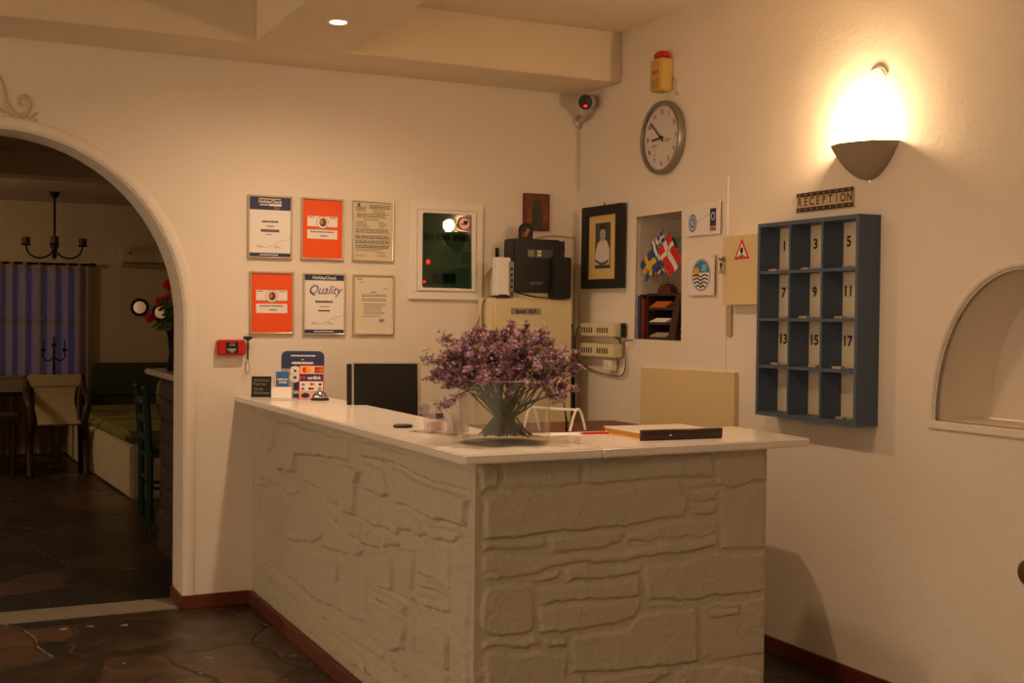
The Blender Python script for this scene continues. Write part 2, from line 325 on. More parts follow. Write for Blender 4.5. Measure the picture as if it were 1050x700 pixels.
STONES_LEFT=[[(-0.078,0.930),(-0.206,0.930),(-0.210,0.772),(-0.082,0.773)],
[(-0.242,0.928),(-0.414,0.924),(-0.385,0.772),(-0.246,0.771)],
[(-0.464,0.919),(-1.502,0.929),(-1.504,0.843),(-1.353,0.841),(-1.101,0.822),(-0.780,0.800),(-0.738,0.716),(-0.487,0.695)],
[(-0.780,0.787),(-1.353,0.830),(-1.637,0.833),(-1.573,0.769),(-1.555,0.649),(-1.197,0.660),(-1.118,0.691),(-0.983,0.694),(-0.783,0.697)],
[(-0.083,0.750),(-0.385,0.750),(-0.438,0.681),(-0.693,0.686),(-0.843,0.643),(-0.695,0.611),(-0.456,0.626),(-0.124,0.616)],
[(-0.124,0.602),(-0.440,0.615),(-0.771,0.600),(-0.957,0.658),(-1.119,0.672),(-1.197,0.640),(-1.225,0.541),(-1.175,0.514),(-1.017,0.460),(-0.776,0.423),(-0.607,0.420),(-0.273,0.445),(-0.129,0.456)],
[(-1.222,0.652),(-1.705,0.651),(-1.708,0.568),(-1.489,0.573),(-1.249,0.602)],
[(-1.224,0.587),(-1.489,0.566),(-1.666,0.553),(-1.602,0.514),(-1.375,0.484),(-1.124,0.463)],
[(-0.544,0.388),(-0.776,0.406),(-1.059,0.432),(-1.375,0.466),(-1.354,0.357),(-1.380,0.270),(-1.131,0.242),(-0.883,0.242),(-0.628,0.253),(-0.579,0.308)],
[(-0.292,0.412),(-0.511,0.412),(-0.532,0.252),(-0.296,0.269)],
[(-0.116,0.246),(-0.314,0.250),(-0.706,0.214),(-1.065,0.212),(-1.321,0.245),(-1.610,0.239),(-1.897,0.240),(-1.879,0.202),(-1.499,0.187),(-0.856,0.183),(-0.468,0.196),(-0.118,0.191)],
[(-0.118,0.172),(-0.468,0.178),(-0.856,0.167),(-1.323,0.171),(-1.718,0.171),(-2.189,0.178),(-2.104,0.141),(-1.385,0.096),(-0.710,0.093),(-0.211,0.113),(-0.120,0.126)],
[(-1.711,0.429),(-2.096,0.443),(-2.088,0.400),(-1.733,0.392)],
[(-1.723,0.376),(-2.097,0.386),(-2.082,0.286),(-1.964,0.257),(-1.737,0.255)],
[(-1.399,0.470),(-1.667,0.519),(-1.691,0.425),(-1.673,0.282),(-1.497,0.270),(-1.404,0.275)],
[(-1.708,0.550),(-1.955,0.591),(-1.968,0.465),(-1.911,0.450),(-1.711,0.443)],
[(-2.001,0.618),(-2.143,0.637),(-2.147,0.502),(-2.165,0.471),(-2.023,0.457)],
[(-2.160,0.637),(-2.447,0.690),(-2.458,0.569),(-2.343,0.563),(-2.179,0.562)],
[(-2.180,0.555),(-2.458,0.563),(-2.458,0.545),(-2.180,0.521)],
[(-2.198,0.512),(-2.452,0.526),(-2.445,0.495),(-2.265,0.474)],
[(-2.347,0.431),(-2.454,0.433),(-2.450,0.314),(-2.186,0.306),(-2.201,0.372),(-2.307,0.428)],
[(-2.461,0.742),(-2.583,0.748),(-2.608,0.044),(-2.480,-0.000)],
[(-2.115,0.384),(-2.176,0.366),(-2.169,0.302),(-2.457,0.307),(-2.459,0.222),(-1.918,0.198),(-1.964,0.247),(-2.100,0.284)],
[(-1.613,0.933),(-2.613,0.944),(-2.628,0.881),(-2.295,0.867),(-1.899,0.890),(-1.614,0.869)],
[(-1.658,0.857),(-1.861,0.866),(-1.912,0.762),(-1.660,0.759)],
[(-1.909,0.882),(-2.255,0.856),(-2.594,0.868),(-2.561,0.773),(-2.258,0.755),(-1.951,0.755),(-1.921,0.803)],
[(-1.618,0.736),(-1.903,0.745),(-2.217,0.743),(-2.218,0.690),(-2.018,0.676),(-1.981,0.651),(-1.620,0.651)],
[(-2.233,0.742),(-2.548,0.759),(-2.534,0.739),(-2.462,0.704),(-2.235,0.693)],
[(-1.621,0.634),(-1.706,0.637),(-1.697,0.566),(-1.623,0.560)],
[(-1.727,0.630),(-1.838,0.624),(-1.830,0.579),(-1.728,0.571)],
[(-1.858,0.624),(-2.019,0.641),(-2.010,0.620),(-1.859,0.580)],
[(-1.718,0.195),(-2.429,0.214),(-2.464,0.053),(-1.722,0.043)]]
# ================================================================== THE ROOM
AX, AA, AZ, AB = -2.905, .805, 1.35, .838       # arch: centre, half width, springing height, rise
def arch_pts(da=0, n=40):
    return [(AX+(AA+da), 0.0)]+[(AX+(AA+da)*math.cos(PI*i/n), AZ+(AB+da)*math.sin(PI*i/n)) for i in range(n+1)]+[(AX-(AA+da), 0.0)]
hole = arch_pts()
b = MB()
out = [(-6.5, 0), (AX-AA, 0)]+hole[::-1][1:-1]+[(AX+AA, 0), (.6, 0), (.6, 2.84), (-6.5, 2.84)]
b.prism(out, -.25, 0)
struct(b.build('wall_back', M_WALL, M=BW(0, 0)))
# rounded moulding round the arch
def moulding(path, w, h, T):
    b = MB(); vs = []; fs = []; K = 9; P = [Vector((p[0], p[1], 0)) for p in path]
    for i, p in enumerate(P):
        d = (P[min(i+1, len(P)-1)]-P[max(i-1, 0)]).normalized(); nrm = Vector((d.y, -d.x, 0))
        for k in range(K):
            a = PI*k/(K-1); q = p+nrm*(w/2-w/2*math.cos(a)); vs.append((q.x, q.y, h*math.sin(a)**.7-.002 if 0 < k < K-1 else -.002))
    for i in range(len(P)-1):
        for k in range(K-1):
            a = i*K+k; fs.append((a, a+K, a+K+1, a+1))
    b.add(vs, fs); return b
AP = arch_pts(.004); AP[0] = (AP[0][0], .064); AP[-1] = (AP[-1][0], .064)
struct(moulding(AP, .052, .013, None).build('trim_1', M_WALL, M=BW(0, 0), smooth=True, angle=60))

# right wall: recessed arch niche, plaster panel with the flag niche
NY, NA, NZ, NB = -2.975, .375, 1.04, .52         # arched niche
arc = [(-NY+NA*math.cos(PI*i/36), NZ+NB*math.sin(PI*i/36)**.92) for i in range(37)]
panel = [(.001, 0), (1.358, 0), (1.358, 2.018), (.9, 2.002), (.4, 1.984), (.001, 1.972)]
def RWm(): return RW(0, 0)
b = MB()
b.prism([(-.5, 0), (9, 0), (9, 2.84), (-.5, 2.84)], -.02, 0, holes=[arc, [(.53, 1.26), (1.03, 1.26), (1.03, 1.91), (.53, 1.91)]])
struct(b.build('wall_right', M_WALL, M=RWm()))
nch = [(.585, 1.285), (1.005, 1.283), (.995, 1.893), (.592, 1.891)]
b = MB(); b.prism(panel, -.008, .003, holes=[nch])
n4 = len(nch); D = .36
b.add([(p[0], p[1], 0) for p in nch]+[(p[0], p[1], -D) for p in nch], [(i, i+n4, (i+1) % n4+n4, (i+1) % n4) for i in range(n4)]+[(7, 6, 5, 4)])
b.build('trim_2', M_WALL, M=RWm())['kind'] = 'structure'
b = MB(); n = len(arc); D = .27
b.add([(p[0], p[1], 0) for p in arc]+[(p[0], p[1], -D) for p in arc], [(i, i+1, i+1+n, i+n) for i in range(n-1)])
b.prism(arc, -D-.01, -D)
struct(b.build('wall_niche', M_WALL, M=RWm(), smooth=True))
b = MB(); b.box((-NY-NA-.03, NZ-.03, -.265), (-NY+NA+.03, NZ, .012))
struct(b.build('trim_3', M_WALL, M=RWm(), bevel=.004))
arc2 = [(-NY-(NA+.004)*math.cos(PI*i/36), NZ+(NB+.004)*math.sin(PI*i/36)**.92) for i in range(37)]
struct(moulding(arc2[::-1], .028, .014, None).build('trim_4', M_WALL, M=RWm(), smooth=True, angle=60))

b = MB(); b.box((-6.5, -9.1, 0), (0, -9, 2.84)); struct(b.build('wall_front', M_WALL))
# floors
b = MB(); b.box((-6.5, -9, -.05), (.02, .02, 0)); struct(b.build('floor', M_FLOOR))
b = MB(); b.box((-6.5, .02, -.05), (.5, 7.1, -.002)); struct(b.build('floor_far', M_FLOOR))
b = MB(); b.box((AX-AA+.001, .02, -.03), (AX+AA-.001, .24, .006)); struct(b.build('trim_5', M_THRESH, bevel=.003))
# ceiling with its dropped beams
b = MB(); b.box((-6.5, -9, 2.84), (.02, .02, 2.9)); struct(b.build('ceiling', M_CEIL))
b = MB(); b.box((-6.49, -.425, 2.586), (-.001, -.001, 2.841)); struct(b.build('beam_back', M_CEIL, bevel=.006))
b = MB(); b.box((-1.875, -8.99, 2.585), (-1.475, -.424, 2.841)); struct(b.build('beam_cross', M_CEIL, bevel=.006))
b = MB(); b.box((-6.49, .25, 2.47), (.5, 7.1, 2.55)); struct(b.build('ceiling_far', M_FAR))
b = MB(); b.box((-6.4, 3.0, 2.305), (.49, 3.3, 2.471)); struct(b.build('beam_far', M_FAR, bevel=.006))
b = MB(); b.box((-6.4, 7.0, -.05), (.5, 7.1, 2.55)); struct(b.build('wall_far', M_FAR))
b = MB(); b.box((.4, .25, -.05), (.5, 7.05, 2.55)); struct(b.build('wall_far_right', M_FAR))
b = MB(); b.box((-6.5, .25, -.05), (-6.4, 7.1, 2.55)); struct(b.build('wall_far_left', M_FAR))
# skirting tiles
def skirt(name, x0, x1, M):
    b = MB(); n = max(1, round(abs(x1-x0)/.33)); w = (x1-x0)/n
    for i in range(n): b.box((x0+i*w+.001, 0, 0), (x0+(i+1)*w-.001, .064, .011))
    return struct(b.build(name, M_SKIRT, M=M, bevel=.002, seg=1))
skirt('baseboard_back', AX+AA-.001, -1.785, BW(0, 0))
skirt('baseboard_right', .02, 8.9, RW(0, 0))
b = MB(); b.box((AX+AA-.011, -.008, 0), (AX+AA, .25, .064)); struct(b.build('baseboard_jamb', M_SKIRT, bevel=.002, seg=1))
# scroll relief in the plaster above the arch
b = MB(); off = lambda P: [(p[0], p[1], .002) for p in P]
for P, r in (([(-2.93, 2.44), (-2.897, 2.398), (-2.881, 2.344), (-2.873, 2.302), (-2.849, 2.265), (-2.815, 2.251), (-2.785, 2.267), (-2.777, 2.305), (-2.793, 2.336), (-2.817, 2.326), (-2.818, 2.298), (-2.802, 2.293)], .010),
             ([(-2.86, 2.262), (-2.815, 2.236), (-2.777, 2.24), (-2.745, 2.268)], .007), ([(-2.86, 2.25), (-2.81, 2.222), (-2.77, 2.222), (-2.745, 2.24)], .007),
             ([(-2.93, 2.25), (-2.89, 2.232), (-2.84, 2.226), (-2.80, 2.212), (-2.765, 2.21)], .006), ([(-2.93, 2.30), (-2.90, 2.27), (-2.87, 2.255)], .008)):
    Q = bez(off(P), 6); b.tube(Q, [r*(.55+.45*math.sin(PI*(.12+.8*i/(len(Q)-1)))) for i in range(len(Q))], 8)
tag(b.build('plaster_scroll', mat('scroll_relief', '#cdb99b', .8, var=.08), M=BW(0, 0), smooth=True), 'grey-brown curling plaster scroll ornament on the wall above the arch', 'ornament')

# ------------------------------------------------------------------ recessed ceiling downlight
t = thing('recessed_downlight', 'small round recessed spotlight glowing in the underside of the ceiling beam', 'ceiling light', Matrix.Translation((-1.673, -.976, 2.585)))
b = MB(); b.lathe([(.034, -.001), (.036, -.004), (.046, -.004), (.048, .001)]); b.build('trim_ring', M_WHITE, t, smooth=True)
b = MB(); b.disc((0, 0), .034, -.0015, 0, n=24); b.build('lens', mat('lamp_lens', '#ffffff', .3, emit='#ffe9d0', emit_s=9), t)

# ------------------------------------------------------------------ wall sconce
t = thing('wall_sconce', 'grey-brown half-bowl uplighter glowing on the right wall', 'wall lamp', RW(-2.25, 2.045))
R, DP, H = .155, .135, .132
def bowl(rr, h0):
    prof = [(max(.007, rr*math.sqrt(1-(i/14)**1.05)), -h0*i/14) for i in range(15)]
    return prof
b = MB(); S = Matrix.Rotation(-PI/2, 4, 'X') @ Matrix.Diagonal((1, DP/R, 1, 1))
T = Matrix(((1, 0, 0, 0), (0, 0, 1, 0), (0, 1, 0, 0), (0, 0, 0, 1)))   # lathe axis -> local y, half turn towards local z
T = T @ Matrix.Diagonal((1, DP/R, 1, 1))
b.lathe(bowl(R, H), 28, 0, T, 0, PI); b.lathe([(r*.955, z*.94) for r, z in bowl(R, H)][::-1], 28, 0, T, 0, PI)
po, pi_ = (R, 0), (R*.955, 0); b.lathe([pi_, po], 28, 0, T, 0, PI)
b.build('bowl', mat('stoneware', '#a09078', .75, var=.12, vscale=10), t, smooth=True)
b = MB(); b.box((-.03, -.05, 0), (.03, .02, .03)); b.tube([(0, 0, .03), (0, .0, .07), (0, .03, .08)], .012); b.build('lamp_holder', M_WHITE, t)
b = MB(); b.ball((0, .01, .082), (.02, .024, .02)); b.build('bulb', mat('bulb_glow', '#ffffff', .3, emit='#ffe0b0', emit_s=20), t, smooth=True)
b = MB(); b.tube([(.048*math.cos(a), .05*math.sin(a), .006) for a in [PI*.08+PI*.84*i/12 for i in range(13)]], .004, 8); b.disc((0, 0), .04, 0, .002)
tag(b.build('wall_hook', M_WALL, M=RW(-2.285, 2.275), smooth=True), 'small rounded white hook plate on the wall just above the glowing sconce', 'hook')
b = MB(); b.lathe([(.0, .018), (.03, .018), (.042, .01), (.045, 0)]); b.disc((0, 0), .018, .014, .022)
tag(b.build('round_bumper', mat('brown_knob', '#5a4326', .45), M=RW(-3.02, .583), smooth=True), 'dark brown round knob low on the right wall at the picture edge', 'wall knob')

# ================================================================== THE RECEPTION COUNTER
LX, FY, EX = -1.77, -2.61, -.735
def stone_face(polys, x0, x1, z0, z1, step, seed, amp=1.0):
    rng = np.random.default_rng(seed); nx = int((x1-x0)/step)+1; nz = int((z1-z0)/step)+1
    gx, gz = np.meshgrid(np.linspace(x0, x1, nx), np.linspace(z0, z1, nz))
    def noise(sc, amp):
        kx, kz = int((x1-x0)/sc)+3, int((z1-z0)/sc)+3; g = rng.normal(0, 1, (kz, kx))
        fx, fz = (gx-x0)/sc, (gz-z0)/sc; ix, iz = fx.astype(int), fz.astype(int); tx, tz = fx-ix, fz-iz
        tx, tz = tx*tx*(3-2*tx), tz*tz*(3-2*tz)
        return amp*((g[iz, ix]*(1-tx)+g[iz, ix+1]*tx)*(1-tz)+(g[iz+1, ix]*(1-tx)+g[iz+1, ix+1]*tx)*tz)
    wx, wz = gx+noise(.06, .005)+noise(.02, .0022), gz+noise(.07, .004)+noise(.018, .002)
    h = noise(.05, .0009)
    for P in polys:
        P = np.array(P); c = P.mean(0); P = c+(P-c)*.985
        ins = np.zeros(gx.shape, bool); dist = np.full(gx.shape, 9.)
        for i in range(len(P)):
            a, bb = P[i-1], P[i]; e = bb-a
            t = np.clip(((wx-a[0])*e[0]+(wz-a[1])*e[1])/(e@e+1e-12), 0, 1)
            dist = np.minimum(dist, np.hypot(wx-a[0]-t*e[0], wz-a[1]-t*e[1]))
            cond = ((a[1] > wz) != (bb[1] > wz)) & (wx < (bb[0]-a[0])*(wz-a[1])/(bb[1]-a[1]+1e-12)+a[0]); ins ^= cond
        k = np.clip(dist/.010, 0, 1); k = k*k*(3-2*k)
        size = np.hypot(*(P.max(0)-P.min(0)))
        H = rng.uniform(.008, .016); tilt = rng.normal(0, .012, 2)
        hh = k*(H+np.clip(tilt[0]*(gx-c[0])-abs(tilt[1])*1.6*(gz-c[1]), -.006, .006)); h = np.where(ins, np.maximum(h, 0)*.3+hh, h)
    h = h+noise(.03, .0011)+noise(.012, .0005)+noise(.2, .002)
    h = h*amp; edge = np.minimum(np.minimum(gx-x0, x1-gx), .02)/.02; h = h*np.clip(edge, .0, 1)
    idx = np.arange(nx*nz).reshape(nz, nx)
    fs = np.stack([idx[:-1, :-1], idx[:-1, 1:], idx[1:, 1:], idx[1:, :-1]], -1).reshape(-1, 4)
    return gx.ravel(), gz.ravel(), h.ravel(), fs.tolist()
t = thing('reception_counter', 'L-shaped reception counter clad in white-painted irregular stone', 'counter', Matrix.Translation((LX, FY, 0)))
INV = Matrix.Translation((-LX, -FY, 0))
gx, gz, h, fs = stone_face(STONES_LEFT, FY, -.002, 0, .972, .0042, 3, 1.25)
b = MB(); b.add(list(zip((LX-h).tolist(), gx.tolist(), gz.tolist())), [f[::-1] for f in fs]); b.build('stone_cladding', M_STONE, t, INV, smooth=True, angle=80)
gx, gz, h, fs = stone_face(STONES_RIGHT, LX, EX, 0, .972, .0042, 5, .7)
b = MB(); b.add(list(zip(gx.tolist(), (FY-h).tolist(), gz.tolist())), fs); b.build('stone_cladding', M_STONE, t, INV, smooth=True, angle=80)
b = MB(); b.prism([(LX+.003, -.003), (LX+.003, FY+.003), (EX-.003, FY+.003), (EX-.003, -2.24), (-1.53, -2.24), (-1.53, -.003)], 0, .971)
b.build('core', M_STONE, t, INV)
b = MB()
for i in range(8): b.box((LX-.022, -.012-i*.325-.322, 0), (LX-.004, -.012-i*.325, .064))
b.build('skirting', M_SKIRT, t, INV, bevel=.002, seg=1)
b = MB()
for i in range(3): b.box((LX+i*.345, FY-.02, 0), (LX+i*.345+.343, FY-.004, .064))
b.build('skirting', M_SKIRT, t, INV, bevel=.002, seg=1)
b = MB(); b.prism([(-1.857, -.002), (-1.845, -2.703), (-1.39, -2.682), (-1.385, -2.19), (-1.47, -2.19), (-1.47, -.002)], .972, 1.0)
tag(b.build('countertop', M_MARBLE, bevel=.004, seg=3), 'long white marble slab on the left arm of the counter, running to the back wall', 'countertop', 'marble counter slabs')
b = MB(); b.prism([(-1.389, -2.682), (-.585, -2.642), (-.555, -2.19), (-1.384, -2.19)], .972, 1.0)
tag(b.build('countertop', M_MARBLE, bevel=.004, seg=3), 'short white marble slab on the right arm of the counter, overhanging its end', 'countertop', 'marble counter slabs')
# ================================================================== ON THE BACK WALL
def poster(x, z, name, label, sheet, M_sheet, rot=0, w=.217, h=.302, fr=None):
    t = thing('framed_certificate', label, 'framed certificate', BW(x, z) @ Matrix.Rotation(Rad(rot), 4, 'Z'), 'framed certificates on the back wall')
    b = MB(); a = .009
    b.prism([(-w/2, -h/2), (w/2, -h/2), (w/2, h/2), (-w/2, h/2)], .001, .016, 0, [[(-w/2+a, -h/2+a), (w/2-a, -h/2+a), (w/2-a, h/2-a), (-w/2+a, h/2-a)]])
    b.build('frame', fr or M_ALU, t, bevel=.002, seg=1)
    b = MB(); b.box((-w/2+.006, -h/2+.006, .002), (w/2-.006, h/2-.006, .008)); b.T = Matrix.Translation((0, 0, .0081)); sheet(b, w/2-a, h/2-a)
    b.build('sheet', M_sheet, t)
    return t
def sh_check(b, W, H, quality):
    b.box((-W, H-(.026 if quality else .06), 0), (W, H, .0004), 1); b.box((-W, -H, 0), (W, -H+.018, .0004), 1)
    if quality:
        b.text('HolidayCheck', .021, 0, H-.013, .0005, 2, off=.0004); b.text('Quality', .062, 0, .068, .0002, 1, shear=.45, wx=.9)
        b.tube([(-.06, .055, .0005), (-.07, .075, .0005), (-.055, .098, .0005), (-.03, .085, .0005)], .0012, 4, 1)
        b.lines(-.045, .045, [.012], .009, 0, 4, 0); b.lines(-.02, .025, [-.012], .004, 0, 3, 0)
        b.box((-.03, -.036, 0), (.03, -.028, .0004), 3)
    else:
        b.lines(-.055, .055, [H-.008], .005, .0005, 2, .1); b.text('HolidayCheck', .020, 0, H-.021, .0005, 2, off=.0004)
        b.box((-.005, H-.041, .0005), (.055, H-.031, .0009), 2); b.lines(-.05, -.008, [H-.036], .006, .0005, 2, .1); b.text('2013', .015, .034, H-.051, .0005, 5)
        b.lines(-.04, .04, [.026], .008, 0, 4, 0); b.lines(-.018, .02, [.004], .005, 0, 3, 0); b.box((-.045, -.024, 0), (.045, -.011, .0004), 3)
        b.lines(-.02, .012, [-.035], .004, 0, 3, .1)
    for x0 in (-.045, .038):
        b.tube(bez([(x0-.02, -.098, .0004), (x0-.012, -.088, .0004), (x0-.008, -.1, .0004), (x0, -.09, .0004), (x0+.008, -.1, .0004), (x0+.012, -.092, .0004)], 4), .0009, 4, 3)
    b.tube(bez([(-.03, -.098, .0003), (.01, -.09, .0003), (.045, -.068, .0003), (.1, -.055, .0003)], 6), .0007, 4, 3)
    b.lines(-.05, .05, [-H+.009], .005, .0005, 2, .1)
M_GOLD = mat('gold_ink', '#c9a14a', .6); M_TAN = mat('tan_ink', '#b98c5e', .7)
cm = [M_PAPER, M_NAVY, M_WHITE, M_INK, M_DARKINK, M_GOLD]
def sh_orange(b, W, H):
    for y0, y1, dd in ((.012, .062, 0), (-.048, -.004, 1)):
        b.box((-.076, y0, 0), (.076, y1, .0004), 1)
    b.ring((0, .033), .028, .031, .0004, .0008, 3, 24); b.disc((0, .033), .028, .0004, .0006, 1, 24)
    b.disc((.002, .033), .018, .0006, .0010, 4, 20, .021); b.disc((-.005, .035), .008, .001, .0014, 3, 12, .012)
    b.lines(-.072, -.04, [.056], .004, .0005, 2, .1); b.lines(.035, .072, [.056], .004, .0005, 2, .1); b.box((-.03, .0, .0), (.03, .006, .0004), 3)
    b.lines(-.06, .06, [-.014], .006, .0005, 2, .05); b.lines(-.012, .025, [-.033], .006, .0005, 2, 0)
om = [M_ORANGE, M_PAPER, M_INK, M_TAN, M_BROWNINK]
def sh_table(b, W, H):
    b.disc((-.075, .128), .008, 0, .0004, 1, 10, .01); b.lines(-.09, -.03, [.118, .112, .106, .098], .0035, 0, 1)
    b.lines(-.02, .095, [.128, .12, .113], .0045, 0, 1); b.lines(.0, .07, [.103, .092], .004, 0, 1)
    b.lines(-.085, .09, [.084, .076, .068], .004, 0, 1, .15); b.lines(-.05, .05, [.056], .004, 0, 1)
    for y in (.044, .036, .028, .02): b.lines(-.09, -.02, [y], .003, 0, 1, .6); b.lines(.03, .08, [y], .003, 0, 1, .6)
    b.lines(-.09, .09, [.008, .0, -.008], .004, 0, 1, .1)
    for y0 in (-.022, -.045, -.068):
        b.lines(-.09, .09, [y0-.006, y0-.014], .005, 0, 1, .05)
        b.box((-.092, y0, 0), (.092, y0+.0012, .0004), 1)
    for x in (-.092, -.045, .045, .091): b.box((x, -.068, 0), (x+.001, -.022, .0004), 1)
    b.lines(-.09, .06, [-.082, -.09, -.098], .003, 0, 1); b.lines(.02, .08, [-.108, -.122], .003, 0, 1); b.lines(-.09, -.03, [-.124], .003, 0, 1)
def sh_letter(b, W, H):
    b.lines(-.085, -.055, [.13, .124], .004, 0, 2); b.lines(-.07, -.05, [.11], .003, 0, 1); b.lines(.05, .08, [.08], .003, 0, 1); b.lines(-.012, .012, [.062], .005, 0, 1, 0)
    b.lines(-.06, .08, [.05, .042, .028, .02], .0035, 0, 1, .1); b.lines(-.05, .075, [.004, -.004, -.012, -.02, -.03, -.038, -.046], .003, 0, 1, .3)
    b.lines(-.06, .04, [-.058], .003, 0, 1); b.ring((.045, -.078), .012, .015, 0, .0004, 1, 18, .7); b.disc((.045, -.078), .009, 0, .0003, 1, 12, .005)
poster(-1.698, 1.806, 'certificate', 'framed white certificate with navy band and date, top left of the six frames', lambda b, W, H: sh_check(b, W, H, False), cm)
poster(-1.438, 1.807, 'certificate', 'framed orange poster, top middle of the six frames', sh_orange, om, -.3)
poster(-1.177, 1.808, 'certificate', 'framed yellowed document crowded with a printed table, top right of the six frames', sh_table, [M_CREAMPAPER, M_INK])
poster(-1.687, 1.442, 'certificate', 'framed orange poster, bottom left of the six frames above the red box', sh_orange, om, .3)
poster(-1.426, 1.440, 'certificate', 'framed white certificate with large script word Quality, bottom middle of the six frames', lambda b, W, H: sh_check(b, W, H, True), cm)
poster(-1.173, 1.441, 'certificate', 'framed pale letter with sparse typed lines and a stamp, bottom right of the six frames', sh_letter, [mat('pale_paper', '#e3d8c0', .7), M_INK, M_TAN])

# electrical panel behind glass
t = thing('fuse_panel', 'white framed wall panel with dark glass door, red lights and round no-smoking sticker', 'electrical panel', BW(-.782, 1.722))
W, H = .203, .250
b = MB(); b.prism([(-W, -H), (W, -H), (W, H), (-W, H)], 0, .018, 0, [[(-W+.04, -H+.042), (W-.04, -H+.042), (W-.04, H-.042), (-W+.04, H-.042)]]); b.build('frame', M_WHITE, t, bevel=.003)
b = MB(); b.prism([(-W+.042, -H+.044), (W-.042, -H+.044), (W-.042, H-.044), (-W+.042, H-.044)], .004, .026, 0, [rrect(-.136, -.19, .136, .19, .012)])
for y in (.1, -.1): b.box((-W+.036, y-.012, .01), (-W+.046, y+.012, .024))
b.build('door', M_WHITE, t, bevel=.002)
b = MB(); b.box((-.15, -.2, .0015), (.15, .2, .0035)); 
for x in range(20):
    if x not in (5, 12): b.box((-.13+x*.013, .055, .0035), (-.119+x*.013, .085, .008), 1); b.box((-.127+x*.013, .066, .008), (-.122+x*.013, .078, .010), 2)
b.box((-.075, -.165, .0035), (.055, -.115, .008), 1)
for x in (-.06, -.03, 0, .03): b.box((x, -.155, .008), (x+.018, -.128, .009), 2)
b.build('breaker_board', [mat('panel_inside', '#87988a', .7), mat('breaker_grey', '#3c423a', .6), M_BLACKM], t)
for p_, r_ in (((-.098, -.058, .008), (.009, .011, .007)), ((-.118, -.16, .008), (.006, .006, .006))): b = MB(); b.ball(p_, r_); b.build('indicator_light', mat('red_led', '#ff2020', .3, emit='#ff1515', emit_s=5), t, smooth=True)
b = MB(); b.box((-.139, -.193, -.0008), (.139, .193, .0008)); b.build('glass', M_DKGLASS, t, Matrix.Translation((0, 0, .0165)) @ Matrix.Rotation(Rad(-2.8), 4, 'Y') @ Matrix.Rotation(Rad(-.95), 4, 'X'))
b = MB(); b.disc((.094, .143), .033, .0225, .0232, 0, 28); b.ring((.094, .143), .028, .036, .0225, .0238, 1, 28)
b.T = Matrix.Translation((.094, .143, 0)); b.box((-.019, -.006, .0232), (.014, .0, .0238), 2); b.disc((.008, .008), .014, .0232, .0238, 2, 14, .009)
b.build('sticker', [M_PAPER, mat('sign_red', '#d5301c', .5), M_DARKINK], t)

# red box with label, T-headed hammer hanging beside it
t = thing('emergency_box', 'red wall box with black label left of the counter end', 'emergency box', BW(-1.885, 1.228))
b = MB(); b.box((-.066, -.037, .001), (.066, .037, .045)); b.build('case', M_RED, t, bevel=.006)
b = MB(); b.box((-.029, -.026, .0445), (.029, .026, .0465)); b.text('112', .017, 0, .014, .0466, 1); b.lines(-.022, .022, [-.006, -.012], .003, .0466, 1); b.text('SOS', .011, 0, -.019, .0466, 1)
b.build('label', [M_BLACK, M_PAPER], t)
b = MB(); b.tube([(0, 0, 0), (.0, -.1, -.002)], .0042, 8); b.tube([(-.022, .004, 0), (.02, .004, .002)], [.006, .006], 8); b.tube([(-.012, .0, 0), (.012, 0, 0)], .009, 8)
b.tube(bez([(0, -.1, 0), (-.012, -.14, .004), (-.004, -.168, .004), (.008, -.15, .004), (.001, -.1, 0)], 8), .0012, 5)
tag(b.build('hammer', M_BLACKM, M=BW(-1.806, 1.272, -.03)), 'small black T-headed hammer hanging on a loop at the right end of the red box', 'hammer')

# icons
t = thing('wooden_icon', 'dark red wooden religious icon panel hung high on the back wall by the corner', 'icon', BW(-.267, 1.945))
b = MB(); b.prism(rrect(-.076, -.098, .076, .098, .006), 0, .018); b.build('board', mat('icon_board', '#5e2214', .5, var=.2), t, bevel=.002)
M_IC = mat('icon_paint', '#6e3a1e', .6, var=.5, vscale=30); M_IC2 = mat('icon_olive', '#3d3a26', .6, var=.3, vscale=30); M_IC3 = mat('icon_ochre', '#8a4a20', .6, var=.3, vscale=30)
b = MB(); b.box((-.068, -.09, .0175), (.068, .09, .0188)); b.disc((0, .045), .026, .0188, .0194, 1, 16); b.prism([(-.03, -.09), (.035, -.09), (.03, .02), (0, .035), (-.028, .02)], .0188, .0196, 1)
for c in ((-.045, .0), (-.045, -.04), (.045, .02), (.05, -.03), (.03, .01)): b.disc(c, .014, .0188, .0195, 2, 10, .018)
b.build('painting', [M_IC, M_IC2, M_IC3], t)
t = thing('arched_icon', 'small dark arch-topped icon standing on the black telephone exchange', 'icon', AT(-.385, -.13, 1.79))
P = [(-.04, 0), (.04, 0), (.04, .05)]+[(.04*math.cos(PI*i/10), .05+.034*math.sin(PI*i/10)) for i in range(1, 10)]+[(-.04, .05)]
Tm = Matrix(((1, 0, 0, 0), (0, 0, -1, 0), (0, 1, 0, 0), (0, 0, 0, 1)))
b = MB(); b.prism(P, -.012, 0, T=Tm); b.build('board', M_BLACKM, t, bevel=.002)
b = MB(); b.prism([(x*.78, y*.8+.006) for x, y in P], 0, .001, 0, T=Tm); b.prism([(-.018, .012), (.0, .012), (.022, .05), (.006, .06)], .001, .0016, 1, T=Tm); b.prism([(-.028, .012), (-.01, .012), (-.012, .04), (-.026, .035)], .001, .0016, 2, T=Tm)
b.build('painting', [mat('icon_dark', '#3a2016', .6), mat('icon_cream', '#9a7a50', .6), mat('icon_rust', '#8a3a1c', .6)], t)

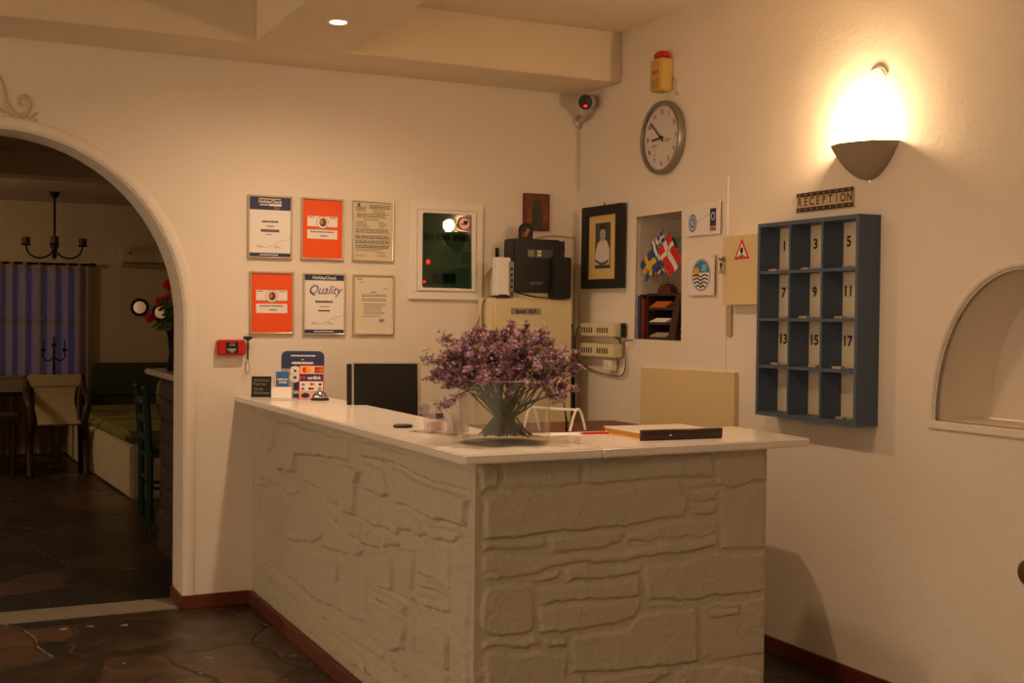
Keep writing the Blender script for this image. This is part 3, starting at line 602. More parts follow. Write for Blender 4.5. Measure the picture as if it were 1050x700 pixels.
# cream cabinet, devices on it
t = thing('metal_cabinet', 'tall cream metal cabinet labelled with grey tape in the corner behind the flowers', 'cabinet', AT(-.372, -.102, 0))
b = MB(); b.box((-.228, -.082, 0), (.23, .1, 1.485)); b.build('body', M_CREAM, t, bevel=.004)
b = MB(); b.box((-.222, -.1, .02), (.224, -.0825, 1.478)); b.build('door', M_CREAM, t, bevel=.005)
b = MB(); b.box((-.13, -.1015, 1.401), (.04, -.1, 1.434)); b.text('Ipsos  824', .028, 0, 0, 0, 1, off=.0006, T=Matrix.Translation((-.045, -.1016, 1.417)) @ Tm)
b.build('label', [mat('grey_tape', '#98907c', .6), M_DARKINK], t)
t = thing('telephone_exchange', 'bulky black telephone exchange box with small display on top of the cream cabinet', 'telephone exchange', AT(-.325, -.09, 1.485))
b = MB(); b.box((-.16, -.1, .03), (.112, .02, .305)); b.build('body', M_BLACK, t, bevel=.006)
b = MB(); b.box((.05, -.135, .0), (.16, .02, .215)); b.build('side_unit', M_BLACK, t, bevel=.006)
b = MB(); b.box((.108, -.09, .215), (.14, -.05, .30)); b.tube([(.125, -.075, .22), (.135, -.08, .26), (.125, -.075, .297)], [.018, .011, .018], 10); b.build('handset', M_BLACK, t, smooth=True)
b = MB(); b.box((-.083, -.1025, .208), (.063, -.1, .252)); b.box((-.078, -.104, .214), (-.045, -.1025, .246), 1); b.box((-.025, -.104, .234), (-.003, -.1025, .247), 2); b.box((-.025, -.104, .216), (-.003, -.1025, .229), 2)
b.build('display', [mat('display_grey', '#4c473c', .4), mat('display_marks', '#8a8266', .5), M_BEIGE], t)
b = MB()
for i in range(7): b.box((-.09+.0, -.1015, .11+i*.012), (.02, -.1, .116+i*.012))
b.text('syntax', .03, -.03, 0, 0, 1, off=.0006, T=Matrix.Translation((0, -.1005, .08)) @ Tm); b.build('front_grille', [mat('black_gloss', '#1c1a1a', .3), M_INK], t)
b = MB(); b.box((-.15, -.08, 0), (.05, .02, .03)); b.tube(bez([(-.15, -.112, .028), (-.05, -.118, .008), (.05, -.118, .002)], 8), .004, 6, 1); b.build('base', [M_BEIGE, M_BLACK], t)
t = thing('white_modem', 'upright white plastic box with a grey port strip left of the black exchange', 'modem', AT(-.533, -.115, 1.485))
b = MB(); b.box((-.047, -.08, .012), (.030, -.02, .205)); b.build('case', M_WHITE, t, bevel=.004)
b = MB(); b.box((.02, -.088, .03), (.044, -.079, .185)); 
for z in (.05, .08, .11, .14): b.box((.026, -.0895, z), (.038, -.088, z+.014), 1)
b.build('port_strip', [M_STEEL, M_BLACKM], t)
b = MB(); b.cbox((-.01, -.06, .01), (.045, .04, .02)); b.box((-.05, -.078, .0), (.03, -.02, .012)); b.build('plug', M_BLACK, t, bevel=.003)
b = MB(); b.box((-.006, -.041, 0), (.006, .041, .012)); b.build('wall_bracket', M_BLACKM, M=BW(-.494, 1.708)); tag(bpy.data.objects['wall_bracket'], 'narrow upright black strip on the back wall above the white plastic box', 'bracket')
def cable(pts, r, m, label, n=8):
    b = MB(); b.tube(bez(pts, n), r, 6); return tag(b.build('cable', m, smooth=True), label, 'cable')
M_CAB = mat('cable_cream', '#b8a47c', .6); M_CABG = mat('cable_grey', '#7d7364', .6)
cable([(-.27, -.006, 1.806), (-.18, -.006, 1.824), (-.05, -.006, 1.818), (-.03, -.006, 1.80), (-.027, -.006, 1.5), (-.03, -.008, 1.15), (-.028, -.008, .9)], .004, M_CAB, 'thin cream cable running along and down the back wall into the corner')
cable([(-.485, -.01, 1.68), (-.44, -.008, 1.70), (-.40, -.02, 1.70)], .003, M_BLACKM, 'short dark cable from the black wall strip to the exchange')
cable([(-.50, -.012, 1.66), (-.56, -.02, 1.60), (-.585, -.05, 1.5), (-.60, -.03, 1.38), (-.66, -.02, 1.26), (-.70, -.02, 1.1)], .005, mat('cable_yellow', '#a5864a', .6), 'yellowish cable drooping down the wall left of the cream cabinet')
cable([(-.56, -.10, 1.49), (-.612, -.10, 1.46), (-.614, -.10, 1.3), (-.61, -.09, 1.0)], .006, M_CABG, 'grey cable hugging the left side of the cream cabinet')
# CCTV camera
M_SILV = mat('silver_plastic', '#b9b2a6', .35, .3)
t = thing('security_camera', 'silver bullet security camera with red light under the ceiling beam in the corner', 'security camera', Matrix.Translation((-.07, -.2, 2.515)) @ Matrix.Diagonal((1.18, 1.0, 1.18, 1)))
dirv = Vector((-.62, -.74, -.16)).normalized(); q = dirv.to_track_quat('Z', 'Y').to_matrix().to_4x4()
b = MB(); b.lathe([(.0, -.07), (.024, -.07), (.035, -.06), (.036, .035), (.033, .04), (.033, .034)], 24, 0, q); b.build('housing', M_SILV, t, smooth=True)
b = MB(); b.lathe([(.033, .034), (.031, .036), (.012, .033), (0, .033)], 24, 0, q); b.build('lens_face', M_BLACK, t, smooth=True)
b = MB(); b.ball((.004, -.019, .037), .006, 0, 10, None); b2 = MB(); b2.ball((0, 0, 0), (.008, .005, .004), 0, 10, Matrix.Translation(Vector((0, 0, -.017))+dirv*.037))
b2.build('red_light', MATS['red_led'], t, smooth=True)
b = MB(); b.lathe([(.0, 0), (.03, 0), (.03, .012), (.018, .02), (0, .02)], 20, 0, Matrix.Translation((.05, .198, -.06)) @ Matrix.Rotation(PI/2, 4, 'X') @ Matrix.Diagonal((1, 1, 1, 1)))
b.tube([(.05, .18, -.06), (.04, .12, -.056), (.014, .05, -.045)], [.015, .012, .012], 10); b.tube([(.012, .05, -.05), (.01, .03, -.02)], .014, 10); b.build('bracket', M_SILV, t, smooth=True)

# ================================================================== ON THE RIGHT WALL
# clock
t = thing('wall_clock', 'round silver-rimmed wall clock with white dial on the right wall', 'clock', RW(-.848, 2.25))
b = MB(); b.lathe([(.0, 0), (.165, 0), (.174, .008), (.176, .028), (.172, .04), (.164, .043), (.156, .04), (.153, .03)], 56); b.build('rim', mat('brushed_rim', '#8a8276', .4, .6), t, smooth=True)
b = MB(); b.disc((0, 0), .156, .02, .026, 0, 48)
for i in range(1, 13):
    a = PI/2-i*PI/6; b.text(str(i), .030, .122*math.cos(a), .122*math.sin(a), .0262, 1, off=.0008)
for i in range(60):
    T = Matrix.Rotation(-i*PI/30, 4, 'Z'); b.box((-.0008, .146, .026), (.0008, .152, .0265), 1, T)
b.lines(-.085, -.035, [-.03, -.037], .004, .026, 2); b.lines(-.075, -.04, [-.052, -.075], .003, .026, 2, .5); b.lines(.035, .08, [-.012, -.02], .004, .026, 3)
b.build('dial', [mat('dial_white', '#e6dcd8', .5), M_DARKINK, mat('red_print', '#b06050', .7), M_INK], t)
b = MB(); b.box((-.005, -.02, .029), (.005, .082, .031), 0, Matrix.Rotation(-Rad(266), 4, 'Z')); b.build('hour_hand', M_BLACK, t)
b = MB(); b.box((-.0035, -.03, .032), (.0035, .12, .034), 0, Matrix.Rotation(-Rad(311), 4, 'Z')); b.disc((0, 0), .009, .028, .036); b.build('minute_hand', M_BLACK, t)
b = MB(); b.disc((0, 0), .156, .0375, .0385, 0, 40); b.build('glass', M_GLASS, t)
# siren
t = thing('alarm_siren', 'yellow box-shaped alarm siren with red top high on the right wall', 'alarm', RW(-.853, 2.545))
b = MB(); b.box((-.048, -.078, .0), (.048, .075, .07)); b.build('case', M_YELLOW, t, bevel=.006)
b = MB(); b.prism([(-.042, .075), (.042, .075), (.034, .112), (-.034, .112)], .006, .062); b.build('lens', mat('red_lens', '#c8281c', .3), t, bevel=.01)
b = MB(); b.text('SIREN', .02, 0, .01, .0702, 0, off=.001)
for i in range(5): b.box((-.034, -.06+i*.008, .0702), (.034, -.057+i*.008, .0708), 1)
b.build('front_print', [mat('sign_red', '#d5301c', .5), mat('grille_ochre', '#9a7a30', .6)], t)
cable([(-.004, -.905, 2.53), (-.006, -.93, 2.51), (-.006, -.925, 2.47), (-.006, -.95, 2.44)], .004, M_CAB, 'short cream cable beside the yellow siren')
# portrait
t = thing('framed_portrait', 'black framed black-and-white portrait of a person in a white top beside the flag niche', 'framed photograph', RW(-.305, 1.755, -.016) @ Matrix.Rotation(Rad(-.4), 4, 'Z'))
w, h = .205, .214
b = MB(); b.prism([(-w, -h), (w, -h), (w, h), (-w, h)], .001, .026, 0, [[(-w+.06, -h+.048), (w-.06, -h+.048), (w-.06, h-.048), (-w+.06, h-.048)]])
b.tube([(-.01, h, .006), (0, h+.018, .006), (.01, h, .006)], .002, 6); b.build('frame', M_BLACKM, t, bevel=.004)
b = MB(); b.box((-w+.05, -h+.04, .002), (w-.05, h-.04, .012)); b.build('mount', mat('mount_cream', '#d8b878', .7), t)
b = MB(); b.T = Matrix.Translation((0, .008, .0121)); PH = .118
b.box((-.078, -PH, 0), (.078, PH, .0006)); b.prism([(-.075, -.1), (.07, -.1), (.07, -.02), (.045, .02), (.015, .03), (-.02, .03), (-.055, .01), (-.074, -.04)], .0006, .0012, 1)
b.disc((.0, .074), .037, .0008, .0012, 3, 20, .037); b.disc((.0, .058), .029, .0012, .0018, 2, 20, .037); b.prism([(-.013, .02), (.015, .02), (.015, .05), (-.013, .05)], .001, .0016, 2)
b.prism([(.030*math.cos(a), .084+.016*math.sin(a)) for a in [-.1+(PI+.2)*i/12 for i in range(13)]], .0018, .0024, 3)
b.box((-.016, .058, .0019), (-.007, .062, .0026), 3); b.box((.006, .058, .0019), (.015, .062, .0026), 3); b.box((-.007, .04, .0019), (.008, .043, .0026), 3)
b.tube(bez([(-.07, -.075, .001), (-.02, -.092, .001), (.03, -.09, .001), (.06, -.08, .001)], 5), .007, 6, 4)
b.build('photograph', [mat('photo_dark', '#4a443c', .6, var=.4, vscale=25), mat('photo_white', '#d8cfc0', .6), mat('photo_skin', '#b0a694', .6), mat('photo_hair', '#2e2a26', .6), mat('photo_grey', '#5e574c', .6)], t)
# beige boxes
for z0, lab in ((1.327, 'upper of two beige slotted junction boxes low in the corner beside the cabinet'), (1.222, 'lower of two beige slotted junction boxes low in the corner beside the cabinet')):
    t = thing('junction_box', lab, 'junction box', RW(-.335, z0, -.016), 'beige junction boxes')
    b = MB(); b.box((-.19, -.034, 0), (.162, .034, .055)); b.build('case', M_BEIGE, t, bevel=.004)
    for x0 in (-.165, -.005):
        b = MB()
        for k in range(5): b.box((x0+k*.024, -.016, .0545), (x0+k*.024+.013, .012, .0556))
        b.build('slot_row', M_DARKINK, t)
    if z0 > 1.3: b = MB(); b.box((.163, -.036, .0), (.19, .036, .014)); b.build('end_cap', M_BLACKM, t)
t = thing('wall_socket', 'small white socket box under the beige junction boxes', 'socket', RW(-.405, 1.146, -.016))
b = MB(); b.box((-.042, -.026, 0), (.042, .03, .035)); b.build('case', M_WHITE, t, bevel=.004)
b = MB(); b.disc((0, 0), .016, .0345, .036, n=16); b.build('face', M_BEIGE, t)
XP = -.021
cable([(XP, -.10, 1.36), (XP-.01, -.05, 1.33), (XP-.02, -.045, 1.24), (XP-.01, -.06, 1.16), (XP, -.12, 1.13), (XP, -.25, 1.105), (XP, -.4, 1.095), (XP, -.50, 1.10), (XP, -.535, 1.15), (XP, -.525, 1.24), (XP-.02, -.56, 1.272), (XP, -.60, 1.28)], .004, M_CABG, 'grey cable looping around the beige junction boxes')
cable([(XP-.03, -.02, 1.35), (XP-.05, -.03, 1.30), (XP-.05, -.03, 1.2), (XP-.03, -.035, 1.1), (XP-.02, -.035, .9), (XP-.02, -.035, .6)], .010, M_BLACKM, 'thick dark cable bundle hanging in the corner right of the cabinet')
cable([(XP, -.42, 1.292), (XP, -.47, 1.28), (XP, -.49, 1.25)], .004, M_BLACKM, 'short dark lead between the two beige junction boxes')
# cream board
b = MB(); b.box((-.385, -.30, 0), (.385, .0, .022)); b.disc((.36, -.025), .004, .022, .024, 1, 10); b.disc((-.36, -.02), .004, .022, .024, 1, 10)
tag(b.build('wall_board', [M_CREAM2, M_STEEL], M=RW(-1.065, 1.152) @ Matrix.Rotation(Rad(.6), 4, 'Z'), bevel=.002, seg=1), 'plain mustard-cream board screwed to the right wall just above the counter', 'board')
# plaques
t = thing('notice_plaque', 'white notice with blue oval emblem and navy square right of the flag niche', 'notice', RW(-1.185, 1.838, -.016))
b = MB(); b.box((-.135, -.07, 0), (.135, .075, .003)); b.build('sheet', mat('plaque_white', '#e9dfd6', .4), t)
b = MB(); b.disc((-.075, -.012), .033, .003, .0036, 0, 24, .042); b.ring((-.075, -.012), .022, .025, .0036, .004, 1, 20, 1.2); b.text('K', .03, -.075, -.012, .0037, 1)
b.box((.062, -.035, .003), (.108, .045, .0036), 2); b.ring((.085, .01), .011, .014, .0036, .004, 1, 16, 1.3); b.box((.062, -.055, .003), (.108, -.038, .0036), 3); b.tube(bez([(-.04, -.01, .0033), (0, .005, .0033), (.05, .02, .0033)], 5), .0008, 4, 3)
b.build('emblems', [mat('emblem_blue', '#5d86b4', .5), M_PAPER, mat('emblem_navy', '#232850', .5), mat('emblem_rust', '#9a5a3a', .6)], t)
t = thing('emblem_plaque', 'white plaque with oval emblem of sun, blue sea and dark waves, below the upper notice', 'plaque', RW(-1.188, 1.587, -.016))
b = MB(); b.box((-.105, -.092, 0), (.098, .09, .006))
for x in (-.095, .088):
    for y in (-.082, .08): b.disc((x, y), .004, .006, .008, 1, 8)
b.build('sheet', [mat('plaque_white', '#e9dfd6', .4), M_STEEL], t, bevel=.001, seg=1)
b = MB(); n = 36; el = lambda rx, ry, a: (rx*math.cos(a), ry*math.sin(a))
b.disc((0, 0), .074, .006, .0066, 0, n, .074); b.prism([el(.064, .064, PI*i/20-.05) for i in range(21)], .0066, .007, 1)
b.prism([el(.064, .064, PI*1.0-.15+(PI+.3)*i/20) for i in range(21)], .0066, .0072, 2)
b.disc((-.036, .012), .023, .0072, .0076, 3, 20)
b.prism([(.0, .02), (.04, .012), (.045, .045), (.01, .05)], .0071, .0075, 5)
for k in range(4):
    y = -.004-k*.016; hw = math.sqrt(max(.0004, .062**2-y*y))*.95; st = bez([(-hw, y, .0074), (-hw/2, y+.006, .0074), (0, y-.004, .0074), (hw/2, y+.005, .0074), (hw, y-.003, .0074)], 5); b.tube(st, .0042, 4, 4)
b.build('emblem', [mat('emblem_grey', '#9fa6b0', .6), mat('emblem_sky', '#2f7fb4', .5), M_PAPER, mat('emblem_sun', '#e0a53a', .5), mat('emblem_wave', '#1c1f3a', .5), mat('emblem_pale', '#7fb2c4', .5)], t)
# cream key box
t = thing('key_box', 'cream metal wall box with a red warning triangle and keys in its lock', 'wall box', RW(-1.53, 1.597))
b = MB(); b.box((-.122, -.145, 0), (.122, .147, .045)); b.build('case', M_CREAM2, t, bevel=.004)
b = MB(); b.prism(rrect(-.124, -.147, .124, .149, .012), .046, .06); b.build('door', M_CREAM2, t, bevel=.003)
b = MB(); tri = lambda s: [(-.054*s, -.026*s-.0), (.054*s, -.026*s), (0, .062*s)]
b.T = Matrix.Translation((.013, .073, .0602)); b.prism(tri(1), 0, .0008, 0); b.prism([(x, y+.002) for x, y in tri(.66)], .0008, .0012, 1); b.disc((0, .012), .011, .0012, .0018, 2, 14, .013); b.prism([(-.006, -.006), (.006, -.006), (.003, .004), (-.003, .004)], .0012, .0018, 2); b.box((-.018, -.014, .0012), (.018, -.009, .0018), 2)
b.build('warning_sticker', [mat('sign_red', '#d5301c', .5), M_PAPER, M_DARKINK], t)
b = MB(); b.disc((-.112, .052), .011, .06, .07, 0, 16); b.build('lock', M_STEEL, t)
t = thing('key_bunch', 'small bunch of keys hanging from the lock of the cream wall box', 'keys', RW(-1.418, 1.649, -.07))
b = MB(); b.ring((0, -.012), .010, .012, .004, .006, 0, 18); b.tube([(0, 0, 0), (0, 0, .02)], .004, 6); b.build('ring', M_STEEL, t)
for a in (-14, 12):
    b = MB(); T = Matrix.Translation((0, -.02, .006)) @ Matrix.Rotation(Rad(a), 4, 'Z'); b.disc((0, -.006), .009, 0, .002, 0, 12, T=T); b.box((-.003, -.045, 0), (.003, -.01, .002), 0, T); b.box((.002, -.043, 0), (.007, -.036, .002), 0, T); b.build('key', M_STEEL, t)
b = MB(); b.box((-.02, -.068, 0), (.02, .068, .012)); tag(b.build('wall_strip', mat('strip_grey_beige', '#b7a68a', .6), M=RW(-1.385, 1.382), bevel=.002), 'short grey-beige strip on the wall under the cream wall box', 'cable cover')  # plain raised grey-beige strip below the cream wall box
# pigeonhole key rack
t = thing('key_rack', 'blue-grey wooden rack of twelve numbered pigeonholes on the right wall', 'key rack', RW(-2.013, 1.388))
W, H, DD, th = .302, .392, .105, .012
b = MB()
for x in (-W, W-.016): b.box((x, -H, .0), (x+.016, H, DD))
for z in (-H, H-.016): b.box((-W+.016, z, 0), (W-.016, z+.016, DD))
b.build('outer_frame', M_BLUEGREY, t)
cw = (2*W-.032-2*th)/3; ch = (2*H-.032-3*th)/4
for i in (1, 2):
    x = -W+.016+i*cw+(i-1)*th; b = MB(); b.box((x, -H+.016, .001), (x+th, H-.016, DD-.001)); b.build('upright', M_BLUEGREY, t)
for j in (1, 2, 3):
    z = -H+.016+j*ch+(j-1)*th; b = MB(); b.box((-W+.016, z, .001), (W-.016, z+th, DD-.002)); b.build('shelf', M_BLUEGREY, t)
b = MB(); b.box((-W+.001, -H+.001, .0), (W-.001, H-.001, .004)); b.build('back', mat('rack_back', '#e3d4b8', .7), t)
for r_ in range(3):
    for c_ in range(3):
        x = -W+.016+c_*(cw+th)+.031; z = H-.016-r_*(ch+th)-ch*.42
        b = MB(); b.text(str(r_*6+c_*2+1), .056, x, z, .0045, 0, off=.0016); b.build('number', M_DARKINK, t)
t_rack = t
# key tags lying in the pigeonholes
k0 = None; KN = ['first', 'second', 'third']
for (r_, c_, dx, lab) in ((0, 0, -.02, 'pigeonhole 1'), (0, 1, -.02, 'pigeonhole 3'), (0, 2, .02, 'pigeonhole 5'), (1, 0, .05, 'pigeonhole 7'), (1, 1, -.02, 'pigeonhole 9'), (1, 2, -.01, 'pigeonhole 11'), (2, 0, -.01, 'pigeonhole 13'), (2, 1, .04, 'pigeonhole 15'), (2, 2, -.01, 'pigeonhole 17'), (3, 2, .0, 'the unnumbered pigeonhole at the lower right')):
    x = -W+.016+c_*(cw+th)+cw/2+dx; z = H-.016-r_*(ch+th)-ch
    Mx = RW(-2.013, 1.388) @ Matrix.Translation((x, z+.0005, .062)) @ Matrix.Rotation(-PI/2, 4, 'X') @ Matrix.Rotation(Rad(random.uniform(-14, 14)), 4, 'Z')
    k = thing('room_key', 'metal room key with tag lying in '+lab, 'key', Mx, 'room keys in the rack')
    if k0 is None:
        b = MB(); b.prism(rrect(-.05, -.012, -.005, .012, .004), 0, .009); b.build('tag', mat('key_tag', '#b7a488', .4, .3), k, bevel=.002)
        b = MB(); b.ring((.004, 0), .008, .010, .001, .004, 0, 14); b.build('ring', M_STEEL, k)
        b = MB(); b.disc((.022, 0), .012, 0, .004, 0, 14); b.box((.03, -.003, .0), (.058, .003, .004)); b.box((.05, .002, 0), (.057, .009, .004)); b.build('key_blade', M_STEEL, k)
        k0 = k
    else:
        for chd in list(k0.children):
            c = chd.copy(); COL.objects.link(c); c.parent = k
# RECEPTION sign
t = thing('reception_sign', 'small tiled sign reading RECEPTION above the numbered rack', 'sign', RW(-2.003, 1.86))
b = MB(); b.box((-.165, -.036, 0), (.165, .036, .008)); b.build('plate', mat('sign_cream', '#cdb592', .6), t, bevel=.001, seg=1)
b = MB()
for s in (-1, 1):
    y0 = s*.0295; b.box((-.166, y0-.0085, .007), (.166, y0+.0085, .010), 0)
    for k in range(9): b.disc((-.148+k*.037, y0), .006, .010, .0104, 1, 8, .004); b.disc((-.148+k*.037, y0), .0025, .0104, .0108, 0, 6)
for k in range(10): b.box((-.166+k*.0368, -.021, .008), (-.1652+k*.0368, .021, .0084), 0)
b.build('border', [mat('sign_brown', '#3a2318', .6), mat('sign_pale', '#a8906c', .6)], t)
for i, ch_ in enumerate('RECEPTION'): b = MB(); b.text(ch_, .046, -.147+i*.0368, 0, .0082, 0, off=.0010, wx=.86); b.build('letter', MATS['sign_brown'], t)
# flag niche: letter tray, papers, flags
t = thing('letter_tray', 'dark brown wooden letter tray with three shelves in the wall niche', 'letter tray', RW(-.79, 1.286, .02))
def quad_side(xb, xt): return None
b = MB(); T2 = Matrix(((0, 0, 1, 0), (0, 1, 0, 0), (-1, 0, 0, 0), (0, 0, 0, 1)))
b.add([(-.13, 0, 0), (-.118, 0, 0), (-.118, .225, 0), (-.13, .225, 0), (-.13, 0, -.24), (-.118, 0, -.24), (-.118, .225, -.24), (-.13, .225, -.24)], [(0, 1, 2, 3), (7, 6, 5, 4), (0, 4, 5, 1), (1, 5, 6, 2), (2, 6, 7, 3), (3, 7, 4, 0)])
b.build('side_panel', M_DARKWOOD, t)
b = MB(); b.add([(.06, 0, 0), (.125, 0, 0), (.175, .225, 0), (.135, .225, 0), (.06, 0, -.24), (.125, 0, -.24), (.175, .225, -.24), (.135, .225, -.24)], [(0, 1, 2, 3), (7, 6, 5, 4), (0, 4, 5, 1), (1, 5, 6, 2), (2, 6, 7, 3), (3, 7, 4, 0)])
b.build('side_panel', M_DARKWOOD, t)
for y0 in (0, .072, .144, .213): b = MB(); b.box((-.12, y0, -.235), (.08+y0*.25, y0+.012, -.002)); b.build('shelf', M_DARKWOOD, t)
b = MB(); b.box((-.125, .0, -.245), (.15, .22, -.235)); b.build('back', M_DARKWOOD, t)
M_OR = mat('orange_paper', '#c8641e', .6)
for y0, dz, m, lab in ((.156, .03, M_OR, 'orange folder on the top shelf of the brown letter tray'), (.084, .02, M_PAPER, 'white papers on the middle shelf of the brown letter tray'), (.012, .022, mat('grey_paper', '#a9a297', .7), 'grey papers on the bottom shelf of the brown letter tray')):
    b = MB()
    for k in range(4): b.box((-.1+k*.006, y0+.001+k*dz/4, -.2), (.045+k*.004, y0+.001+(k+.8)*dz/4, .0-.008*k))
    tag(b.build('paper_stack', m, M=RW(-.79, 1.286, .02)), lab, 'papers')
for i, (x, w, h, c) in enumerate(((-.194, .017, .215, '#28407a'), (-.175, .022, .22, '#1c1816'), (-.151, .016, .20, '#7a2418'))):
    b = MB(); b.box((x, 0, -.2), (x+w, h, .004)); b.box((x+.002, .004, -.2), (x+w-.002, h-.004, .005), 1)
    tag(b.build('binder', [mat('binder_%d' % i, c, .5), mat('binder_%d' % i, c, .5)], M=RW(-.79, 1.286, .012), bevel=.001, seg=1), ['blue folder at the far left of the wall niche', 'black folder second from the left in the wall niche', 'dark red folder against the brown letter tray'][i], 'folder')
b = MB()
for k in range(9): b.box((.165+random.uniform(0, .006), k*.012, -.25), (.205, k*.012+.01, -.01+random.uniform(-.006, 0)), k % 3)
tag(b.build('paper_stack', [M_PAPER, M_CREAMPAPER, mat('blue_paper', '#5c86a0', .6)], M=RW(-.79, 1.286, .015)), 'pile of white papers at the right of the wall niche', 'papers')
t = thing('flag_holder', 'wooden fan holder for table flags on top of the letter tray', 'flag holder', RW(-.815, 1.5115, .04))
b = MB(); b.prism([(.06*math.cos(PI*i/16), .045*math.sin(PI*i/16)) for i in range(17)], -.02, .02); b.build('block', M_REDWOOD, t, bevel=.003)
cBl, cWh, cRd, cYe, cGr = mat('flag_blue', '#2a4a80', .7), mat('flag_white', '#e0d6cc', .7), mat('flag_red', '#c0281e', .7), mat('flag_yellow', '#d8b030', .7), mat('flag_green', '#2c6a3c', .7)
def flag(ang, ln, w, h, draw, mats, lab, dz, tilt=-20):
    M = RW(-.815, 1.53, .04-dz) @ Matrix.Rotation(Rad(-ang), 4, 'Z')
    t = thing('table_flag', lab, 'flag', M, 'small table flags in the niche')
    b = MB(); b.tube([(0, .0, 0), (0, ln, 0)], .0022, 6); b.ball((0, ln+.003, 0), .004, 0, 8); b.build('pole', M_STEEL, t, smooth=True)
    g = MB(); n = 12; Wv = lambda x, y: .010*math.sin(x/w*PI*1.8)*(x/w)+.004*math.sin(y*70)
    xs = [w*i/24 for i in range(25)]; ys = [h*j/16 for j in range(17)]; o = 0; vs = [(x, ln-.002-y, Wv(x, y)) for y in ys for x in xs]
    for j in range(16):
        for i in range(24):
            g.add([vs[j*25+i], vs[j*25+i+1], vs[(j+1)*25+i+1], vs[(j+1)*25+i]], [(3, 2, 1, 0)], draw((xs[i]+xs[i+1])/2/w, (ys[j]+ys[j+1])/2/h))
    g.v = [(v[0]-.0, v[1], v[2]) for v in g.v]
    o = g.build('cloth', mats, t, Matrix.Translation((0, ln, 0)) @ Matrix.Rotation(Rad(tilt), 4, 'Z') @ Matrix.Translation((0, -ln, 0)))
def cross(cx, cy, t_): return lambda u, v: 1 if abs(u-cx) < t_ or abs(v-cy) < t_*1.5 else 0
def uk(u, v): return 1 if abs(u-.5) < .06 or abs(v-.5) < .1 else (2 if abs(u-.5) < .11 or abs(v-.5) < .17 else (1 if abs(abs(u-.5)-abs(v-.5)) < .05 else (2 if abs(abs(u-.5)-abs(v-.5)) < .1 else 0)))
def gr(u, v): return (1 if abs(u-.2) < .04 or abs(v-.28) < .06 else 0) if (u < .4 and v < .56) else int(v*9) % 2
flag(-60, .27, .17, .115, cross(.38, .5, .09), [cBl, cYe], 'small blue flag with yellow cross at the left of the niche flags', .012, -28)
flag(-41, .25, .16, .11, uk, [cBl, cRd, cWh], 'small blue flag with red and white crosses, second of the niche flags', .0, -42)
flag(-24, .275, .13, .10, lambda u, v: 1 if .35 < u < .5 and abs(v-.5) < .2 else 0, [cRd, cWh], 'small red flag with a white mark at the back of the niche flags', -.015, -55)
flag(-8, .29, .15, .12, gr, [cBl, cWh], 'small blue and white striped flag in the middle of the niche flags', .004, -68)
flag(12, .275, .17, .13, cross(.36, .5, .07), [cRd, cWh], 'small red flag with white cross, largest of the niche flags', .026, -42)
flag(26, .265, .14, .11, lambda u, v: 0 if u < .33 else (1 if u < .66 else 2), [cGr, cWh, cRd], 'small green, white and red flag at the right of the niche flags', .010, -72)
# ================================================================== ON THE COUNTER
CZ = 1.0
FACE = -25      # things on the counter turned towards the entrance
# vase
VX, VY = -1.592, -2.425
t = thing('glass_vase', 'wide clear glass cylinder vase on the counter corner holding purple flowers', 'vase', AT(VX, VY, CZ))
b = MB(); b.lathe([(0, .0005), (.138, .0005), (.143, .006), (.143, .193), (.140, .193), (.140, .016)], 56); b.build('glass_wall', M_VASE, t, smooth=True)
b = MB(); b.lathe([(.1395, .192), (.1435, .192), (.1435, .195), (.1415, .1965), (.1395, .195), (.1395, .192)], 56); b.build('glass_rim', M_GLASSR, t, smooth=True)
b = MB(); b.lathe([(0, .002), (.135, .002), (.139, .007), (.139, .013), (.130, .016), (0, .017)], 56)
b.build('glass_base', M_GLASSB, t, smooth=True)
# bouquet: sprigs of small purple blossoms, one by one
def leafpal(): return [mat('flower_purple', '#ab7f9c', .8, var=.25, vscale=90), mat('flower_lilac', '#dcbccf', .8, var=.2, vscale=90), mat('flower_dusk', '#76505f', .8, var=.25, vscale=90), mat('calyx_tan', '#97805a', .8, var=.2, vscale=60)]
M_STEM = mat('stem_green', '#3f4a22', .7, var=.25, vscale=30)
rnd = random.Random(11)
def floret(b, c, r, mi):
    q = Vector((rnd.gauss(0, 1), rnd.gauss(0, 1), rnd.gauss(.5, 1))).normalized().to_track_quat('Z', 'Y').to_matrix().to_4x4()
    T = Matrix.Translation(c) @ q; n = 5; vs = [(0, 0, -r*.5)]; fs = []; a0 = rnd.random()*6
    for i in range(n):
        a = a0+2*PI*i/n; w = .45; k = rnd.uniform(.8, 1.15)
        vs += [(r*.55*math.cos(a-w), r*.55*math.sin(a-w), r*.12), (r*k*math.cos(a), r*k*math.sin(a), r*.35), (r*.55*math.cos(a+w), r*.55*math.sin(a+w), r*.12)]
        fs.append((0, 1+3*i, 2+3*i, 3+3*i))
    b.add(vs, fs, mi, T)
NSP = 78
